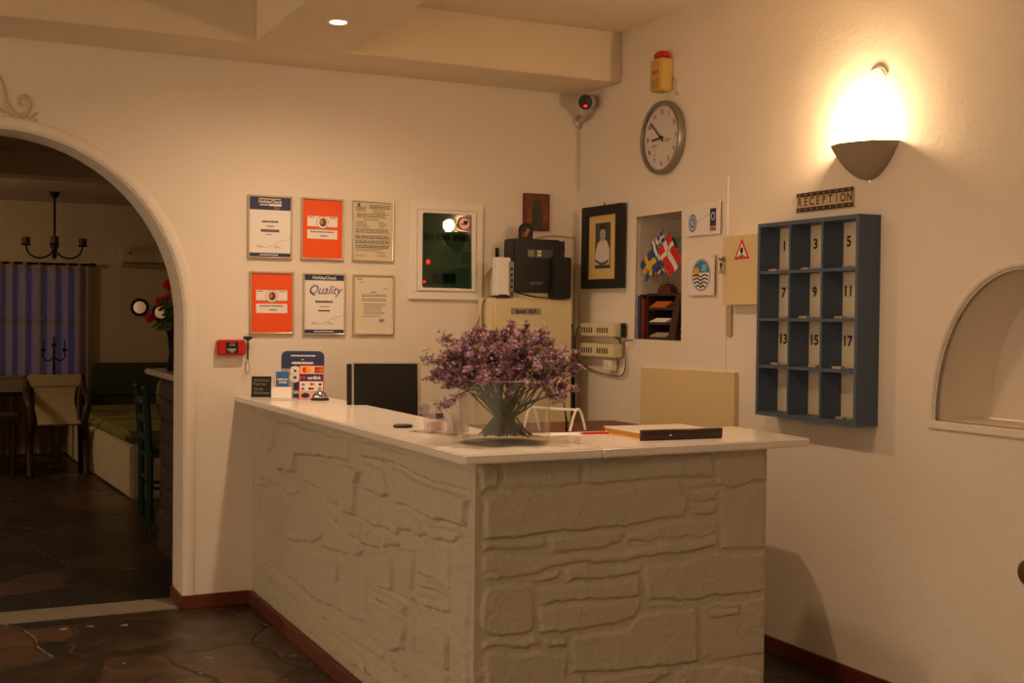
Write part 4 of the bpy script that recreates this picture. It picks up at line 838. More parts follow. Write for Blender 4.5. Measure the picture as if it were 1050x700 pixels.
for i in range(NSP):
    # end point on a wide dome
    u = (i+.5)/NSP; az = i*2.39996+rnd.uniform(-.2, .2); el = math.sqrt(u)
    rx, ry, zt = .245, .19, .165
    ex = math.cos(az)*el*rx*rnd.uniform(.9, 1.06); ey = math.sin(az)*el*ry
    ez = .195+zt*math.sqrt(max(.02, 1-el*el*.93))*rnd.uniform(.8, 1.04)-.03*el
    if i in (NSP-2, NSP-5, NSP-9): ez -= .05
    az2 = az+PI+rnd.uniform(-.7, .7); rb = rnd.uniform(.02, .09)
    p0 = Vector((math.cos(az2)*rb, math.sin(az2)*rb, .020+rnd.uniform(0, .012)))
    p1 = Vector((ex*.25+rnd.uniform(-.028, .028), ey*.25+rnd.uniform(-.028, .028), .12+rnd.uniform(-.02, .02))); pe = Vector((ex, ey, ez))
    p2 = p1.lerp(pe, .42)+Vector((-ex*.04, -ey*.04, .0))
    t = thing('flower_sprig', 'sprig of small purple blossoms in the bouquet in the glass vase', 'flower', AT(VX, VY, CZ), 'sprigs of the purple bouquet')
    b = MB(); path = [p0, (p0+p1)/2+Vector((0, 0, 0)), p1, p2, pe]
    b.tube(bez([tuple(p) for p in path], 4), [.0026]*12+[.0017]*5, 5)
    g = MB(); axis = (pe-p2).normalized()
    nb = rnd.randint(7, 10)
    for k in range(nb):
        f = rnd.uniform(.05, 1.0) if k else 1.0; root = p2.lerp(pe, f*.9); side = Vector((rnd.gauss(0, 1), rnd.gauss(0, 1), rnd.gauss(.15, .7))).normalized()
        tip = root+(axis*.5+side*.9)*rnd.uniform(.025, .05) if k else pe+axis*.012
        if k: b.tube([tuple(root), tuple(root.lerp(tip, .6)+Vector((0, 0, .002))), tuple(tip)], .001, 4)
        tone = rnd.choice((0, 0, 1, 1, 2, 3))
        for m in range(rnd.randint(16, 24)):
            s = rnd.random(); c = root.lerp(tip, .45+.6*s)+Vector((rnd.gauss(0, .0055), rnd.gauss(0, .0055), rnd.gauss(0, .005)))
            floret(g, c, rnd.uniform(.005, .009), tone if rnd.random() < .6 else rnd.choice((0, 1, 2, 3)))
    b.build('stem', M_STEM, t, smooth=True); g.build('blossoms', leafpal(), t)
# stray drooping sprigs on the left and a little shoot on top right
for j, (pts, lab) in enumerate((([(.0, .0, .10), (-.06, 0, .17), (-.16, -.02, .205), (-.215, -.03, .235), (-.275, -.03, .262)], 'stray purple sprig reaching out farthest to the left of the bouquet'),
        ([(.01, .0, .10), (-.05, 0, .15), (-.11, -.03, .165), (-.17, -.05, .155), (-.235, -.05, .118)], 'purple sprig hanging low to the left over the vase rim'),
        ([(0, 0, .10), (-.04, 0, .19), (-.11, 0, .26), (-.17, 0, .305), (-.205, .0, .325)], 'purple sprig rising alone at the upper left of the bouquet'),
        ([(0, 0, .10), (.05, 0, .2), (.09, .0, .28), (.115, 0, .32), (.125, 0, .345)], 'purple sprig rising alone at the upper right of the bouquet'),
        ([(0, 0, .10), (.07, 0, .18), (.13, -.03, .19), (.16, -.04, .17), (.168, -.04, .135)], 'purple sprig hanging over the right side of the vase rim'))):
    t = thing('flower_sprig', lab, 'flower', AT(VX, VY, CZ), 'sprigs of the purple bouquet')
    P = bez(pts, 5); b = MB(); b.tube([(.05*(1-2*(j % 2)), .02, .02)]+P, .0018, 5); g = MB()
    for m in range(90):
        f = rnd.betavariate(2.2, 1.1); k = min(len(P)-1, int((.55+.45*f)*(len(P)-1)+.5)); c = Vector(P[k])+Vector((rnd.gauss(0, .010), rnd.gauss(0, .009), rnd.gauss(0, .009))); floret(g, c, rnd.uniform(.0045, .008), rnd.choice((0, 1, 2, 3)))
    b.build('stem', M_STEM, t, smooth=True); g.build('blossoms', leafpal(), t)
# acrylic brochure holders behind the vase
def acrylic(x, y, w, h, rz, lab, lean):
    t = thing('brochure_holder', lab, 'brochure holder', AT(x, y, CZ, rz), 'clear acrylic holders')
    b = MB(); T = Matrix.Rotation(Rad(lean), 4, 'X'); b.box((-w/2, 0, 0), (w/2, .003, h), 0, T); b.box((-w/2, -.002, 0), (w/2, .07, .003)); b.box((-w/2, -.03, .0), (w/2, -.027, h*.4), 0, T)
    b.box((-w/2, -.028, 0), (-w/2+.003, .0, h*.4), 0, T); b.box((w/2-.003, -.028, 0), (w/2, .0, h*.4), 0, T); b.build('stand', M_ACRYL, t)
    b = MB(); b.box((-w/2+.008, -.022, .004), (w/2-.008, -.004, h*.32), 0, T); b.build('leaflets', mat('leaflet_pink', '#dcc3bb', .6), t)
acrylic(-1.632, -2.13, .085, .205, 30, 'tall leaning clear acrylic brochure holder just left behind the vase', -10)
acrylic(-1.680, -2.05, .07, .105, 30, 'short clear acrylic brochure holder left of the taller one', -10)
# black puck
b = MB(); b.lathe([(0, 0), (.031, 0), (.034, .003), (.033, .008), (.028, .010), (0, .010)]); tag(b.build('cable_grommet', M_BLACK, M=AT(-1.704, -1.844, CZ+.0002), smooth=True), 'flat black round disc lying on the white countertop', 'disc')
# bell
t = thing('reception_bell', 'chrome reception bell with a dark base on the far end of the counter', 'bell', AT(-1.575, -.44, CZ))
b = MB(); b.lathe([(0, 0), (.041, 0), (.043, .006), (.036, .012), (0, .012)]); b.build('base', M_BLACK, t, smooth=True)
b = MB(); b.lathe([(.034, .013), (.035, .018), (.031, .030), (.022, .040), (.010, .046), (0, .047)]); b.build('dome', M_CHROME, t, smooth=True)
b = MB(); b.lathe([(0, .046), (.004, .047), (.004, .053), (.007, .055), (.006, .059), (0, .061)], 16); b.build('button', M_CHROME, t, smooth=True)
# signs
def tri_sign(name, lab, cat, x, y, rz, w, h, lean, mats, draw, back=True):
    t = thing(name, lab, cat, AT(x, y, CZ, rz)); F = Matrix.Rotation(Rad(-lean), 4, 'X') @ Tm
    b = MB(); b.box((-w/2, 0, -.004), (w/2, h, 0), 0, F); b.T = F; draw(b, w, h); b.T = Matrix(); b.build('panel', mats, t)
    if back: b = MB(); b.box((-w*.35, .0, 0), (w*.35, h*.45, .003), 0, Matrix.Translation((0, h*.45, 0)) @ Matrix.Rotation(Rad(25), 4, 'X') @ Tm) if False else b.box((-w/2, -.002, 0), (w/2, .055, .003)); b.build('foot', mats[0], t)
    return t
def d_amexblack(b, w, h):
    for i, s in enumerate(('American', 'Express', 'Cards', 'Welcome')): b.text(s, .019, -w/2+.010, h-.018-i*.018-(.006 if i > 1 else 0), .0003, 1, 'LEFT')
tri_sign('card_sign', 'small black counter sign reading American Express Cards Welcome', 'sign', -1.775, -.16, FACE, .092, .098, 8, [M_BLACKM, mat('sign_grey', '#8d8880', .7)], d_amexblack)
def d_blue(b, w, h):
    b.box((-w/2+.008, .055, .0), (w/2-.022, h-.014, .0006), 1); b.text('AMERICAN', .012, -.007, h-.05, .0008, 2, off=.0004, wx=.8); b.text('EXPRESS', .012, -.004, h-.064, .0008, 2, off=.0004, wx=.8)
    b.box((-w/2, 0, .0), (-w/2+.004, h, .004), 3); b.box((w/2-.004, 0, 0), (w/2, h, .004), 3)
t = tri_sign('card_holder', 'clear stand with a blue American Express square and white cards in front', 'sign', -1.722, -.36, FACE, .087, .142, 6, [M_ACRYL, mat('card_blue', '#35659e', .5), M_PAPER, M_ACRYL], d_blue)
b = MB()
for k in range(5): b.box((-.044, -.036-k*.0022, .002), (.044, -.0346-k*.0022, .054), 0, Matrix.Rotation(Rad(-8), 4, 'X'))
b.box((-.046, -.05, 0), (.046, -.002, .004), 0); b.lines(-.035, -.02, [.04], .004, 0, 1, 0) if False else None
tag(b.build('leaflet_stack', M_PAPER, M=AT(-1.722, -.36, CZ+.001, FACE) @ Matrix.Translation((0, -.012, 0))), 'white cards propped in front of the blue card sign', 'cards')
def d_plac(b, w, h):
    b.text('8', .10, -.034, .105, .0004, 1, off=.004, wx=.95); b.lines(-.055, .06, [h-.022], .006, .0004, 1, 0); b.lines(-.006, .006, [h-.04], .004, .0004, 1, 0)
    b.lines(-.05, .05, [h-.056], .010, .0004, 1, 0); b.lines(-.055, .055, [h-.078], .005, .0004, 1, 0)
    b.lines(-.05, .05, [.03, .022], .005, .0004, 1, .1)
t = thing('award_plaque', 'dark blue round-cornered plaque with big white number 8 behind the card signs', 'sign', AT(-1.604, -.25, CZ, FACE))
F = Matrix.Rotation(Rad(-5), 4, 'X') @ Tm
b = MB(); b.prism(rrect(-.1, 0, .1, .218, .026), -.006, 0, 0, T=F); b.T = F; d_plac(b, .2, .218); b.T = Matrix(); b.build('panel', [M_NAVY, M_PAPER], t)
b = MB(); b.box((-.09, -.003, 0), (.09, .05, .004)); b.build('foot', M_NAVY, t)
def d_card(b, w, h):
    H4 = [(.118, .152, 2), (.084, .115, 1), (.036, .082, 3), (.003, .034, 2)]
    for y0, y1, m in H4: b.box((-w/2+.004, y0, 0), (w/2-.004, y1, .0005), m)
    b.disc((-.030, .135), .013, .0005, .0010, 4, 16); b.disc((-.014, .135), .013, .0008, .0012, 5, 16); b.box((.014, .122, .0005), (.05, .148, .001), 6); b.disc((.026, .134), .010, .001, .0014, 4, 14); b.disc((.038, .134), .010, .001, .0014, 7, 14)
    b.text('cardlink', .021, .012, .099, .0007, 3, off=.0006, wx=.9); b.disc((-.034, .1), .008, .0005, .0010, 4, 14); b.text('i', .02, -.048, .1, .0007, 3)
    for (x, y, m) in ((-.036, .068, 8), (.0, .070, 4), (.010, .070, 5), (.04, .069, 1), (-.038, .048, 4), (-.006, .049, 1), (.006, .049, 4), (.038, .048, 8)): b.disc((x, y), .008, .0005, .0010, m, 12, .006)
    b.disc((-.026, .018), .020, .0005, .0011, 1, 16, .012); b.box((.012, .006, .0005), (.022, .03, .001), 3); b.box((.028, .008, .0005), (.048, .029, .001), 9)
tri_sign('payment_sign', 'orange-edged payment card sign reading cardlink beside the bell', 'sign', -1.597, -.375, FACE+4, .112, .156, 7,
         [mat('edge_orange', '#e0481c', .5), mat('logo_navy', '#1f2f66', .5), mat('pale_orange', '#e8c09a', .6), M_PAPER, mat('logo_red', '#d8261c', .5), mat('logo_amber', '#f0a01e', .5), M_DARKINK, mat('logo_orange', '#e8641e', .5), mat('logo_steel', '#7c8498', .5), mat('logo_dark', '#4a3a30', .5)], d_card)
# white tubular stand
b = MB()
def legs(cx, cy, dx, dy, h):
    return bez([(cx-dx, cy-dy, .004), (cx-dx*.55, cy-dy*.55, h*.7), (cx-dx*.18, cy-dy*.18, h*.98), (cx+dx*.18, cy+dy*.18, h*.98), (cx+dx*.55, cy+dy*.55, h*.7), (cx+dx, cy+dy, .004)], 5)
O = Vector((-1.30, -2.21, CZ))
t = thing('white_tube_stand', 'white tubular A-shaped stand lying open on the counter behind the vase', 'stand', AT(O.x, O.y, O.z))
for (cx, cy, h) in ((.098, .025, .075), (-.06, .06, .085)):
    b = MB(); b.tube(legs(cx, cy, .036, .012, h), .0045, 8); b.build('leg', M_WHITE, t, smooth=True)
b = MB(); b.tube([(.098, .025, .073), (-.06, .06, .083)], .0045, 8); b.build('crossbar', M_WHITE, t, smooth=True)
# paper and red pen
b = MB(); b.prism([(-1.40, -2.31), (-1.165, -2.33), (-1.15, -2.225), (-1.385, -2.205)], CZ+.0003, CZ+.0022)
tag(b.build('paper_sheet', mat('bright_paper', '#f6f2ee', .6)), 'white sheet of paper lying on the counter between vase and guest book', 'paper')
t = thing('red_pen', 'red pen lying on the white paper between vase and guest book', 'pen', AT(-1.185, -2.31, CZ+.0065, -4))
b = MB(); b.tube([(-.07, 0, 0), (-.06, 0, 0), (.07, 0, 0)], [.002, .0042, .0042], 8); b.build('barrel', mat('pen_red', '#d8322c', .35), t, smooth=True)
b = MB(); b.tube([(-.078, 0, 0), (-.07, 0, 0)], [.0008, .002], 8); b.build('tip', M_STEEL, t); b = MB(); b.box((.02, -.001, .004), (.065, .001, .006)); b.build('clip', M_WHITE, t)
t = thing('red_card', 'white card with a red edge seen through the vase', 'card', AT(-1.425, -2.28, CZ, 15))
b = MB(); b.box((-.05, -.03, .0003), (.05, .03, .0016)); b.box((-.05, -.03, .0016), (.05, -.014, .0020), 1); b.build('sheet', [M_PAPER, mat('pen_red', '#d8322c', .35)], t)
# guest book
t = thing('guest_book', 'thick closed guest book with dark brown spine and gilt page edges', 'book', AT(-1.013, -2.412, CZ, -1.5))
b = MB(); b.box((-.146, -.118, .004), (.146, .118, .022)); b.build('pages', mat('gilt_pages', '#d79a38', .5, var=.1), t, bevel=.001, seg=1)
b = MB(); b.box((-.150, -.123, .0), (.150, .122, .004)); b.box((-.150, -.123, .022), (.150, .122, .0262)); b.build('cover', mat('pale_cover', '#e9dccb', .3), t, bevel=.0012, seg=1)
b = MB(); b.prism([(-.128, .0-.0), (-.124, -.004), (-.118, -.004), (-.118, .030), (-.124, .030), (-.129, .026)], -.151, .153, 0, T=Matrix(((0, 0, 1, 0), (1, 0, 0, 0), (0, 1, 0, 0), (0, 0, 0, 1))))
b.build('spine', mat('book_spine', '#351611', .35), t, Matrix.Translation((0, 0, .0042)), bevel=.001, seg=1)
b = MB(); b.box((-.05, -.1345, .014), (-.044, -.133, .019)); b.build('stud', M_WHITE, t)
# monitor and phone behind the counter, on the desk
t = thing('desk', 'low red-brown wooden desk behind the counter', 'desk', Matrix.Translation((-.85, -1.37, 0)))
b = MB(); b.prism([(-.6, -.36), (.40, -.36), (.47, -.30), (.47, .35), (-.6, .35)], .895, .925); b.build('top', M_REDWOOD, t, bevel=.003)
b = MB(); b.box((-.58, -.3, 0), (-.55, .3, .895)); b.build('side', M_REDWOOD, t); b = MB(); b.box((.42, -.28, 0), (.45, .3, .895)); b.build('side', M_REDWOOD, t); b = MB(); b.box((-.55, .28, .2), (.42, .3, .895)); b.build('back_panel', M_REDWOOD, t)
t = thing('monitor', 'black computer monitor with silver edge behind the counter', 'monitor', AT(-1.37, -.80, 0, -13))
TB = Matrix.Translation((0, 0, 1.02)) @ Matrix.Rotation(Rad(-7), 4, 'X')
t2 = t
b = MB(); b.box((-.165, -.012, -.16), (.135, .014, .165), 0, TB); b.build('casing', M_ALU, t, bevel=.003)
b = MB(); b.box((-.157, -.0145, -.15), (.120, -.011, .158), 0, TB); b.build('screen', mat('screen_black', '#0b0a0a', .35), t)
b = MB(); b.box((-.185, -.004, -.14), (-.166, .03, .158), 0, TB); b.build('edge', M_BLACK, t, bevel=.003)
b = MB(); b.box((-.03, .01, -.40), (.03, .03, -.1), 0, Matrix.Translation((0, 0, 1.02))); b.cbox((0, .0, -.39), (.2, .16, .02), 0, Matrix.Translation((0, 0, 1.02))); b.build('stand', M_BLACK, t)
t = thing('monitor_table', 'small table under the monitor behind the counter', 'table', AT(-1.25, -.72, 0))
b = MB(); b.box((-.2, -.24, .59), (.3, .24, .62)); b.build('top', M_REDWOOD, t)
for sx in (-.18, .28):
    for sy in (-.22, .22): b = MB(); b.cbox((sx, sy, .295), (.035, .035, .59)); b.build('leg', M_REDWOOD, t)
t = thing('desk_phone', 'small black desk telephone half hidden left of the acrylic holders', 'telephone', AT(-1.335, -1.28, .925, -20))
b = MB(); b.prism([(-.05, 0), (.06, 0), (.06, .07), (-.05, .03)], -.08, .08, 0, T=Matrix(((0, 0, 1, 0), (1, 0, 0, 0), (0, 1, 0, 0), (0, 0, 0, 1)))); b.build('base', M_BLACK, t, bevel=.005)
b = MB(); b.tube([(-.055, -.06, .06), (-.055, -.04, .068), (-.055, .06, .09), (-.055, .09, .088)], [.02, .013, .013, .02], 10); b.build('handset', M_BLACK, t, smooth=True)
b = MB(); b.tube([(0, 0, 0), (.002, .0, .05), (-.012, .0, .13)], [.0045, .0045, .002], 8)
tag(b.build('pen', M_BLACK, M=AT(-.93, -1.6, .9255), smooth=True), 'black pen standing upright behind the white tubular stand', 'pen')

# ================================================================== THE DARK ROOM BEYOND THE ARCH
# window and curtain
b = MB(); b.box((-2.95, 6.985, .78), (-1.76, 6.998, 1.80)); struct(b.build('window_1', mat('dusk_sky', '#101830', .2, emit='#3d4f96', emit_s=.22)))
b = MB()
for x in (-2.96, -2.55, -2.16, -1.78): b.box((x-.02, 6.97, .76), (x+.02, 6.99, 1.82))
for z in (.76, 1.3, 1.82): b.box((-2.98, 6.97, z-.02), (-1.76, 6.99, z+.02))
struct(b.build('window_frame', M_FAR))
def curtain_mat():
    m = bpy.data.materials.new('sheer_curtain'); m.use_nodes = True; N = m.node_tree.nodes; L = m.node_tree.links; N.remove(N['Principled BSDF'])
    d = N.new('ShaderNodeBsdfDiffuse'); d.inputs[0].default_value = srgb('#c9b69a'); tr = N.new('ShaderNodeBsdfTransparent'); tl = N.new('ShaderNodeBsdfTranslucent'); tl.inputs[0].default_value = srgb('#c9b69a')
    a = N.new('ShaderNodeMixShader'); a.inputs[0].default_value = .4; L.new(d.outputs[0], a.inputs[1]); L.new(tl.outputs[0], a.inputs[2])
    c = N.new('ShaderNodeMixShader'); c.inputs[0].default_value = .10; L.new(a.outputs[0], c.inputs[1]); L.new(tr.outputs[0], c.inputs[2]); L.new(c.outputs[0], N['Material Output'].inputs[0]); return m
t = thing('curtain', 'sheer cream curtain over the dusk-blue window in the far room', 'curtain', Matrix.Translation((-2.5, 6.88, 0)))
b = MB(); vs = []; nx = 240; zs = [.02, .6, 1.2, 1.80, 1.845, 1.87]
for z in zs:
    for i in range(nx+1):
        x = -.95+1.73*i/nx; a = (.035 if z < 1.83 else .02); vs.append((x, a*math.sin(x*52+.8*math.sin(x*9))+.01*math.sin(z*3+x*5), z))
b.add(vs, [(j*(nx+1)+i, j*(nx+1)+i+1, (j+1)*(nx+1)+i+1, (j+1)*(nx+1)+i) for j in range(len(zs)-1) for i in range(nx)]); b.build('cloth', curtain_mat(), t, smooth=True)
b = MB(); b.tube([(-1., 0, 1.86), (.80, 0, 1.86)], .012, 8); b.ball((.825, 0, 1.86), (.03, .02, .02)); b.build('rod', M_IRON, t, smooth=True)
# air conditioner
t = thing('air_conditioner', 'long white wall air conditioner high on the far room wall', 'air conditioner', BW(-1.06, 1.955, 7.0))
b = MB(); b.prism([(-.10, 0), (.1, 0), (.1, .16), (.05, .2), (-.06, .2), (-.1, .14)], -.36, .36, 0, T=Matrix(((0, 0, 1, 0), (1, 0, 0, 0), (0, 1, 0, 0), (0, 0, 0, 1)))); b.build('case', M_BEIGE, t, bevel=.012)
b = MB(); b.box((-.34, -.075, .19), (.34, -.06, .206)); b.disc((-.27, .03), .012, .2, .204, 1, 10); b.build('louvre', [M_INK, M_DARKINK], t)
# round mirrors
for x, z, lab, r in ((-1.211, 1.449, 'small round black-framed mirror on the far room wall, bright in the middle', .088), (-1.0, 1.40, 'small round black-framed mirror half hidden behind the red flowers', .088)):
    t = thing('round_mirror', lab, 'mirror', BW(x, z, 7.0), 'round mirrors in the far room'); b = MB(); b.lathe([(r*.7, .006), (r*.72, .018), (r*.85, .026), (r, .02), (r*1.03, .001)], 30); b.build('frame', M_IRON, t, smooth=True)
    b = MB(); b.lathe([(r*.70*k/10, .001-.001*(k/10)**2) for k in range(11)][::-1], 28, 0, Matrix.Translation((0, 0, .014)) @ Matrix.Rotation(Rad(-11.4), 4, 'Y')); b.build('glass', mat('mirror_glass', '#d8d4cc', .04, 1), t, smooth=True)
# built-in bench with cushions
t = thing('built_in_bench', 'low white plastered built-in bench along the far room', 'bench', Matrix.Translation((-1.8, 3.6, 0)))
b = MB(); b.prism([(0, 0), (2.15, 0), (2.15, 3.2), (-.12, 3.2), (-.12, 2.9)], 0, .41); b.build('base', mat('bench_white', '#d9cdb8', .85, var=.06, bump=.15, bscale=12), t, bevel=.02)
b = MB(); b.box((-.10, 3.03, .411), (2.1, 3.2, .56)); b.build('ledge', mat('dark_green_fabric', '#3d4630', .9, var=.1), t)
for i, (y0, y1, lab) in enumerate(((3.6, 4.75, 'olive green seat cushion at the near end of the white bench'), (4.77, 6.48, 'olive green seat cushion at the far end of the white bench'))):
    x0 = lambda y: -1.83-.12*(y-3.6)/2.9
    b = MB(); b.prism([(x0(y0), y0+.01), (-.9, y0+.01), (-.9, y1), (x0(y1), y1)], .412, .505); tag(b.build('seat_cushion', M_GREEN, bevel=.03, seg=3), lab, 'cushion', 'bench cushions')
b = MB(); b.box((-1.70, 6.58, .562), (-.2, 6.72, .90)); tag(b.build('back_cushion', mat('dark_green_fabric', '#3d4630', .9, var=.1), M=Matrix.Translation((0, .07, 0)), bevel=.03, seg=3), 'long dark green back cushion along the far wall behind the bench', 'cushion')
# teal ladder-back chair seen from its back, seat towards the bar
t = thing('wooden_chair', 'teal wooden ladder-back chair between the bench and the stone bar', 'chair', Matrix.Translation((-1.66, 2.73, 0)))
for y in (-.17, .17):
    b = MB(); b.tube([(-.17, y, 0), (-.17, y, .45), (-.20, y, .88)], .025, 10); b.ball((-.20, y, .885), .028); b.build('back_post', M_TEAL, t, smooth=True)
    b = MB(); b.tube([(.22, y*1.12, 0), (.22, y*1.12, .44)], .02, 10); b.build('front_leg', M_TEAL, t, smooth=True)
    b = MB(); b.tube([(-.17, y, .22), (.22, y*1.12, .2)], .011, 8); b.build('side_stretcher', M_TEAL, t, smooth=True)
for z in (.56, .68, .80): b = MB(); b.box((-.19-(z-.45)*.06, -.16, z-.024), (-.165-(z-.45)*.06, .16, z+.024)); b.build('rung', M_TEAL, t, bevel=.005)
b = MB(); b.tube([(-.17, -.17, .28), (-.17, .17, .28)], .011, 8); b.tube([(.22, -.18, .3), (.22, .18, .3)], .011, 8); b.build('stretcher', M_TEAL, t)
b = MB(); b.prism([(-.18, -.14), (.24, -.2), (.24, .2), (-.18, .14)], .42, .445); b.build('seat', M_TEAL, t, bevel=.006)
b = MB(); b.ball((0, 0, 0), (.2, .17, .05)); tag(b.build('chair_cushion', M_GREEN, M=Matrix.Translation((-1.63, 2.73, .49)), smooth=True), 'rounded olive pad on the seat of the teal chair', 'cushion')
b = MB(); b.ball((0, 0, 0), (.05, .13, .19)); tag(b.build('pillow', M_GREEN, M=Matrix.Translation((-1.70, 2.76, .75)) @ Matrix.Rotation(Rad(-8), 4, 'Y'), smooth=True), 'rounded olive pillow leaning on the back of the teal chair', 'cushion')
# stone bar with marble top
t = thing('stone_bar', 'dark stone-clad bar with a pale marble top just inside the arch', 'bar', Matrix.Translation((-1.94, 1.2, 0)))
gx, gz, h, fs = stone_face([[(.66+.0*k, 0.02+z), (1.5, .02+z), (1.5, .12+z), (.66, .12+z)] for k, z in enumerate([.0, .125, .25, .375, .5, .625, .75, .875])], .55, 1.52, 0, 1.03, .012, 9)
b = MB(); b.add(list(zip((-1.94-h*1.5).tolist(), gx.tolist(), gz.tolist())), [f[::-1] for f in fs]); b.box((-1.93, .56, 0), (-.8, 1.51, 1.03))
b.build('stone_body', mat('dark_stone', '#4a3c32', .8, var=.3, vscale=8, bump=.3), t, Matrix.Translation((1.94, -1.2, 0)))
b = MB(); b.box((-2.02, .45, 1.031), (-.75, 1.62, 1.062)); b.build('top', M_MARBLE, t, Matrix.Translation((1.94, -1.2, 0)), bevel=.008)
# geranium pot
t = thing('geranium_plant', 'red geranium in a dark tall vase on the marble-topped bar', 'plant', AT(-1.90, 1.30, 1.0625))
b = MB(); b.lathe([(0, 0), (.045, 0), (.05, .01), (.035, .1), (.045, .2), (.055, .23), (.05, .23), (.0, .2)], 24); b.build('vase', M_IRON, t, smooth=True)
rnd = random.Random(5); b = MB(); g = MB(); r_ = MB()
heads = [(-.045, 0, .485, 0), (-.085, 0, .39, 0), (-.145, -.01, .30, 2), (.02, .05, .46, 0), (.06, -.05, .38, 2), (-.05, .02, .41, 0)]
for hx, hy, hz, mi in heads:
    b.tube(bez([(0, 0, .2), (hx*.4, hy*.4, (hz+.22)/2), (hx, hy, hz)], 4), .003, 5)
    r_ = MB()
    for k in range(34):
        d = Vector((rnd.gauss(0, 1), rnd.gauss(0, 1), rnd.gauss(0, 1))).normalized(); floret(r_, Vector((hx, hy, hz))+d*rnd.uniform(.012, .03), rnd.uniform(.012, .017), 0)
    r_.build('flower_head', [mat('geranium_red', '#e0201a', .6) if mi == 0 else mat('geranium_pink', '#d8284e', .6)], t)
for k in range(46):
    a = rnd.uniform(0, 2*PI); rr = rnd.uniform(.02, .11); c = Vector((rr*math.cos(a)-.02, rr*math.sin(a), rnd.uniform(.24, .40))); b.tube([(0, 0, .2), tuple(c)], .0018, 4)
    T = Matrix.Translation(c) @ Vector((math.cos(a)*.6, math.sin(a)*.6, .8)).to_track_quat('Z', 'Y').to_matrix().to_4x4(); s = rnd.uniform(.02, .034)
    g.add([(0, 0, -.004)]+[(s*(1+.12*math.cos(5*q))*math.cos(q), s*(1+.12*math.cos(5*q))*math.sin(q), .006*math.cos(5*q)) for q in [2*PI*i/15 for i in range(15)]], [(0, 1+i, 1+(i+1) % 15) for i in range(15)], 0, T)
b.build('stems', M_STEM, t); g.build('leaves', mat('leaf_green', '#3c6a24', .6, var=.25, vscale=30), t)
# chandelier
t = thing('chandelier', 'black iron chandelier with candle cups hanging in the far room', 'chandelier', Matrix.Translation((-2.122, 5.93, 0)))
b = MB(); b.tube([(0, 0, 2.468), (0, 0, 1.9)], .011, 8); b.lathe([(.0, 2.47), (.045, 2.47), (.03, 2.43), (.012, 2.42)], 16); b.ball((0, 0, 1.98), (.03, .03, .05)); b.ball((0, 0, 1.90), (.022, .022, .03)); b.build('stem', M_IRON, t, smooth=True)
for k in range(4):
    a = Rad(-5+90*k); c, s = math.cos(a), math.sin(a)
    b = MB(); b.tube(bez([(0, 0, 1.96), (.05*c, .05*s, 1.90), (.13*c, .13*s, 1.875), (.21*c, .21*s, 1.91), (.24*c, .24*s, 1.985)], 6), .008, 8); b.lathe([(0, 0), (.04, .0), (.045, .012), (0, .012)], 14, 0, Matrix.Translation((.24*c, .24*s, 1.985))); ar = b.build('arm', M_IRON, t, smooth=True)
    b = MB(); b.lathe([(0, .0), (.034, 0), (.036, .06), (.03, .062), (0, .06)], 14, 0, Matrix.Translation((.24*c, .24*s, 1.998))); b.build('candle_cup', mat('cup_brown', '#4d3526', .6), ar, smooth=True)
# table, runner, candelabra, canvas chair
t = thing('dark_table', 'dark wooden table in front of the curtain in the far room', 'table', Matrix.Translation((-2.45, 6.45, 0)))
b = MB(); b.box((-.75, -.28, .74), (.46, .28, .78)); b.build('top', M_DARKWOOD, t, bevel=.006); b = MB(); b.box((-.7, -.24, .62), (.41, .24, .74)); b.build('apron', M_DARKWOOD, t)
for sx in (-.68, .39):
    for sy in (-.22, .22): b = MB(); b.tube([(sx, sy, 0), (sx, sy, .3), (sx, sy, .64)], [.025, .035, .035], 10); b.build('leg', M_DARKWOOD, t)
b = MB(); b.box((-2.98, 6.2, .7805), (-2.3, 6.7, .786)); b.box((-2.98, 6.165, .66), (-2.3, 6.169, .786)); b.box((-2.98, 6.165, .7805), (-2.3, 6.21, .786)); tag(b.build('table_runner', mat('runner_grey', '#8a7f70', .9)), 'greyish cloth runner on the dark table by the curtain', 'cloth')
t = thing('candelabra', 'three-armed black candelabra on the dark table before the curtain', 'candelabra', AT(-2.07, 6.5, .7805))
b = MB(); b.lathe([(0, 0), (.06, 0), (.05, .015), (.012, .025), (.009, .30), (.009, .31)], 16); b.build('stem', M_IRON, t, smooth=True)
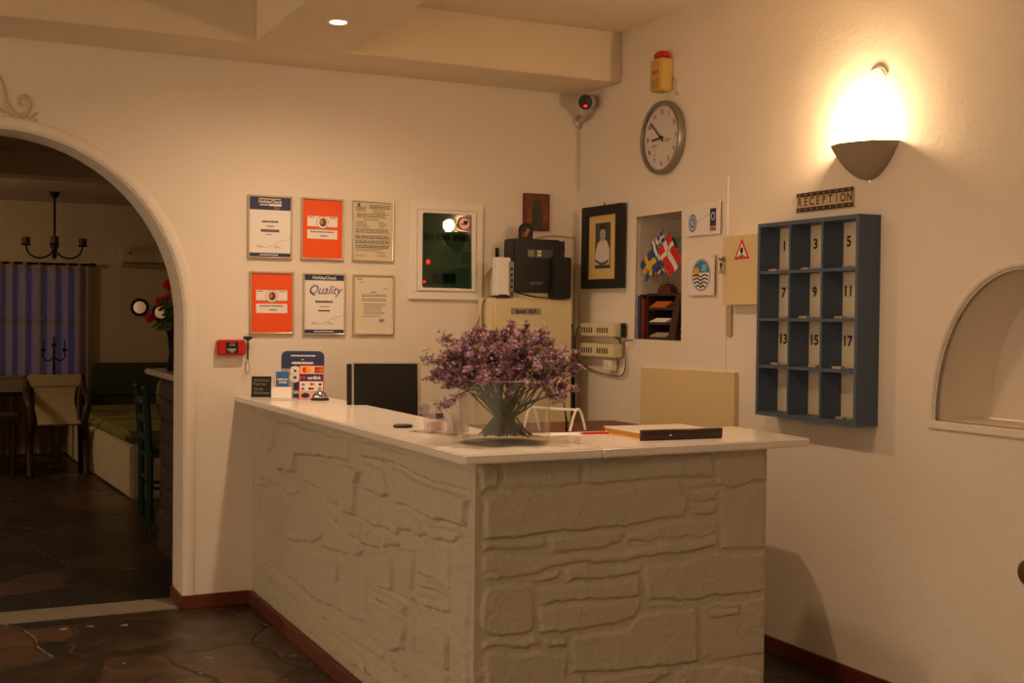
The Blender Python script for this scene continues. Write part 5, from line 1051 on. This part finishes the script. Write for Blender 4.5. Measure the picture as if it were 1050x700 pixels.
for dx in (-.095, 0, .095):
    b = MB()
    if dx: b.tube(bez([(0, 0, .19), (dx*.5, 0, .15), (dx, 0, .18), (dx, 0, .24)], 6), .006, 8)
    b.lathe([(0, 0), (.02, .005), (.022, .03), (0, .03)], 12, 0, Matrix.Translation((dx, 0, .235 if dx else .28))); a_ = b.build('arm', M_IRON, t, smooth=True)
    b = MB(); b.tube([(dx, 0, .26 if dx else .31), (dx, 0, .345 if dx else .38)], .007, 8); b.build('candle', M_BLACKM, a_)
t = thing('canvas_chair', 'cream canvas sling chair with dark curved wooden arms in the far room', 'chair', Matrix.Translation((-2.15, 5.55, 0)) @ Matrix.Diagonal((1, .9, 1.0, 1)))
b = MB(); b.box((-.225, -.012, .735), (.225, .012, .845)); b.build('back_band', M_CANVAS, t, bevel=.01)
b = MB(); Q = bez([(0, 0, .78), (-.02, 0, .62), (-.1, 0, .47), (-.25, 0, .42), (-.42, 0, .44)], 6); vs = [(sx*(.20-.04*math.sin(PI*min(1, i/12))), p[0], p[2]) for i, p in enumerate(Q) for sx in (-1, 1)]+[(sx*(.20-.04*math.sin(PI*min(1, i/12))), p[0]+.004, p[2]-.004) for i, p in enumerate(Q) for sx in (-1, 1)]; n = len(Q)
b.add(vs, [(2*i, 2*i+1, 2*i+3, 2*i+2) for i in range(n-1)]+[(2*n+2*i, 2*n+2*i+2, 2*n+2*i+3, 2*n+2*i+1) for i in range(n-1)]); b.build('sling', M_CANVAS, t, smooth=True)
for sx in (-.225, .225):
    b = MB(); b.tube(bez([(sx, .03, .80), (sx*1.05, -.06, .70), (sx*1.1, -.25, .66), (sx*1.05, -.42, .62), (sx*.9, -.44, .45), (sx, -.30, .3), (sx, -.42, 0)], 6), .03, 10); b.build('front_leg', M_DARKWOOD, t, smooth=True)
    b = MB(); b.tube(bez([(sx, .03, .84), (sx*.9, -.02, .55), (sx*.9, -.15, .35), (sx, .02, 0)], 6), .028, 10); b.build('rear_leg', M_DARKWOOD, t, smooth=True)
t = thing('low_stool', 'low dark wooden stool at the left edge of the far room', 'stool', AT(-2.72, 5.4, 0))
b = MB(); b.box((-.26, -.2, .47), (.26, .2, .52)); b.build('seat', M_DARKWOOD, t, bevel=.012)
for sx in (-.22, .22):
    for sy in (-.16, .16): b = MB(); b.tube([(sx, sy, 0), (sx, sy, .47)], .025, 8); b.build('leg', M_DARKWOOD, t)
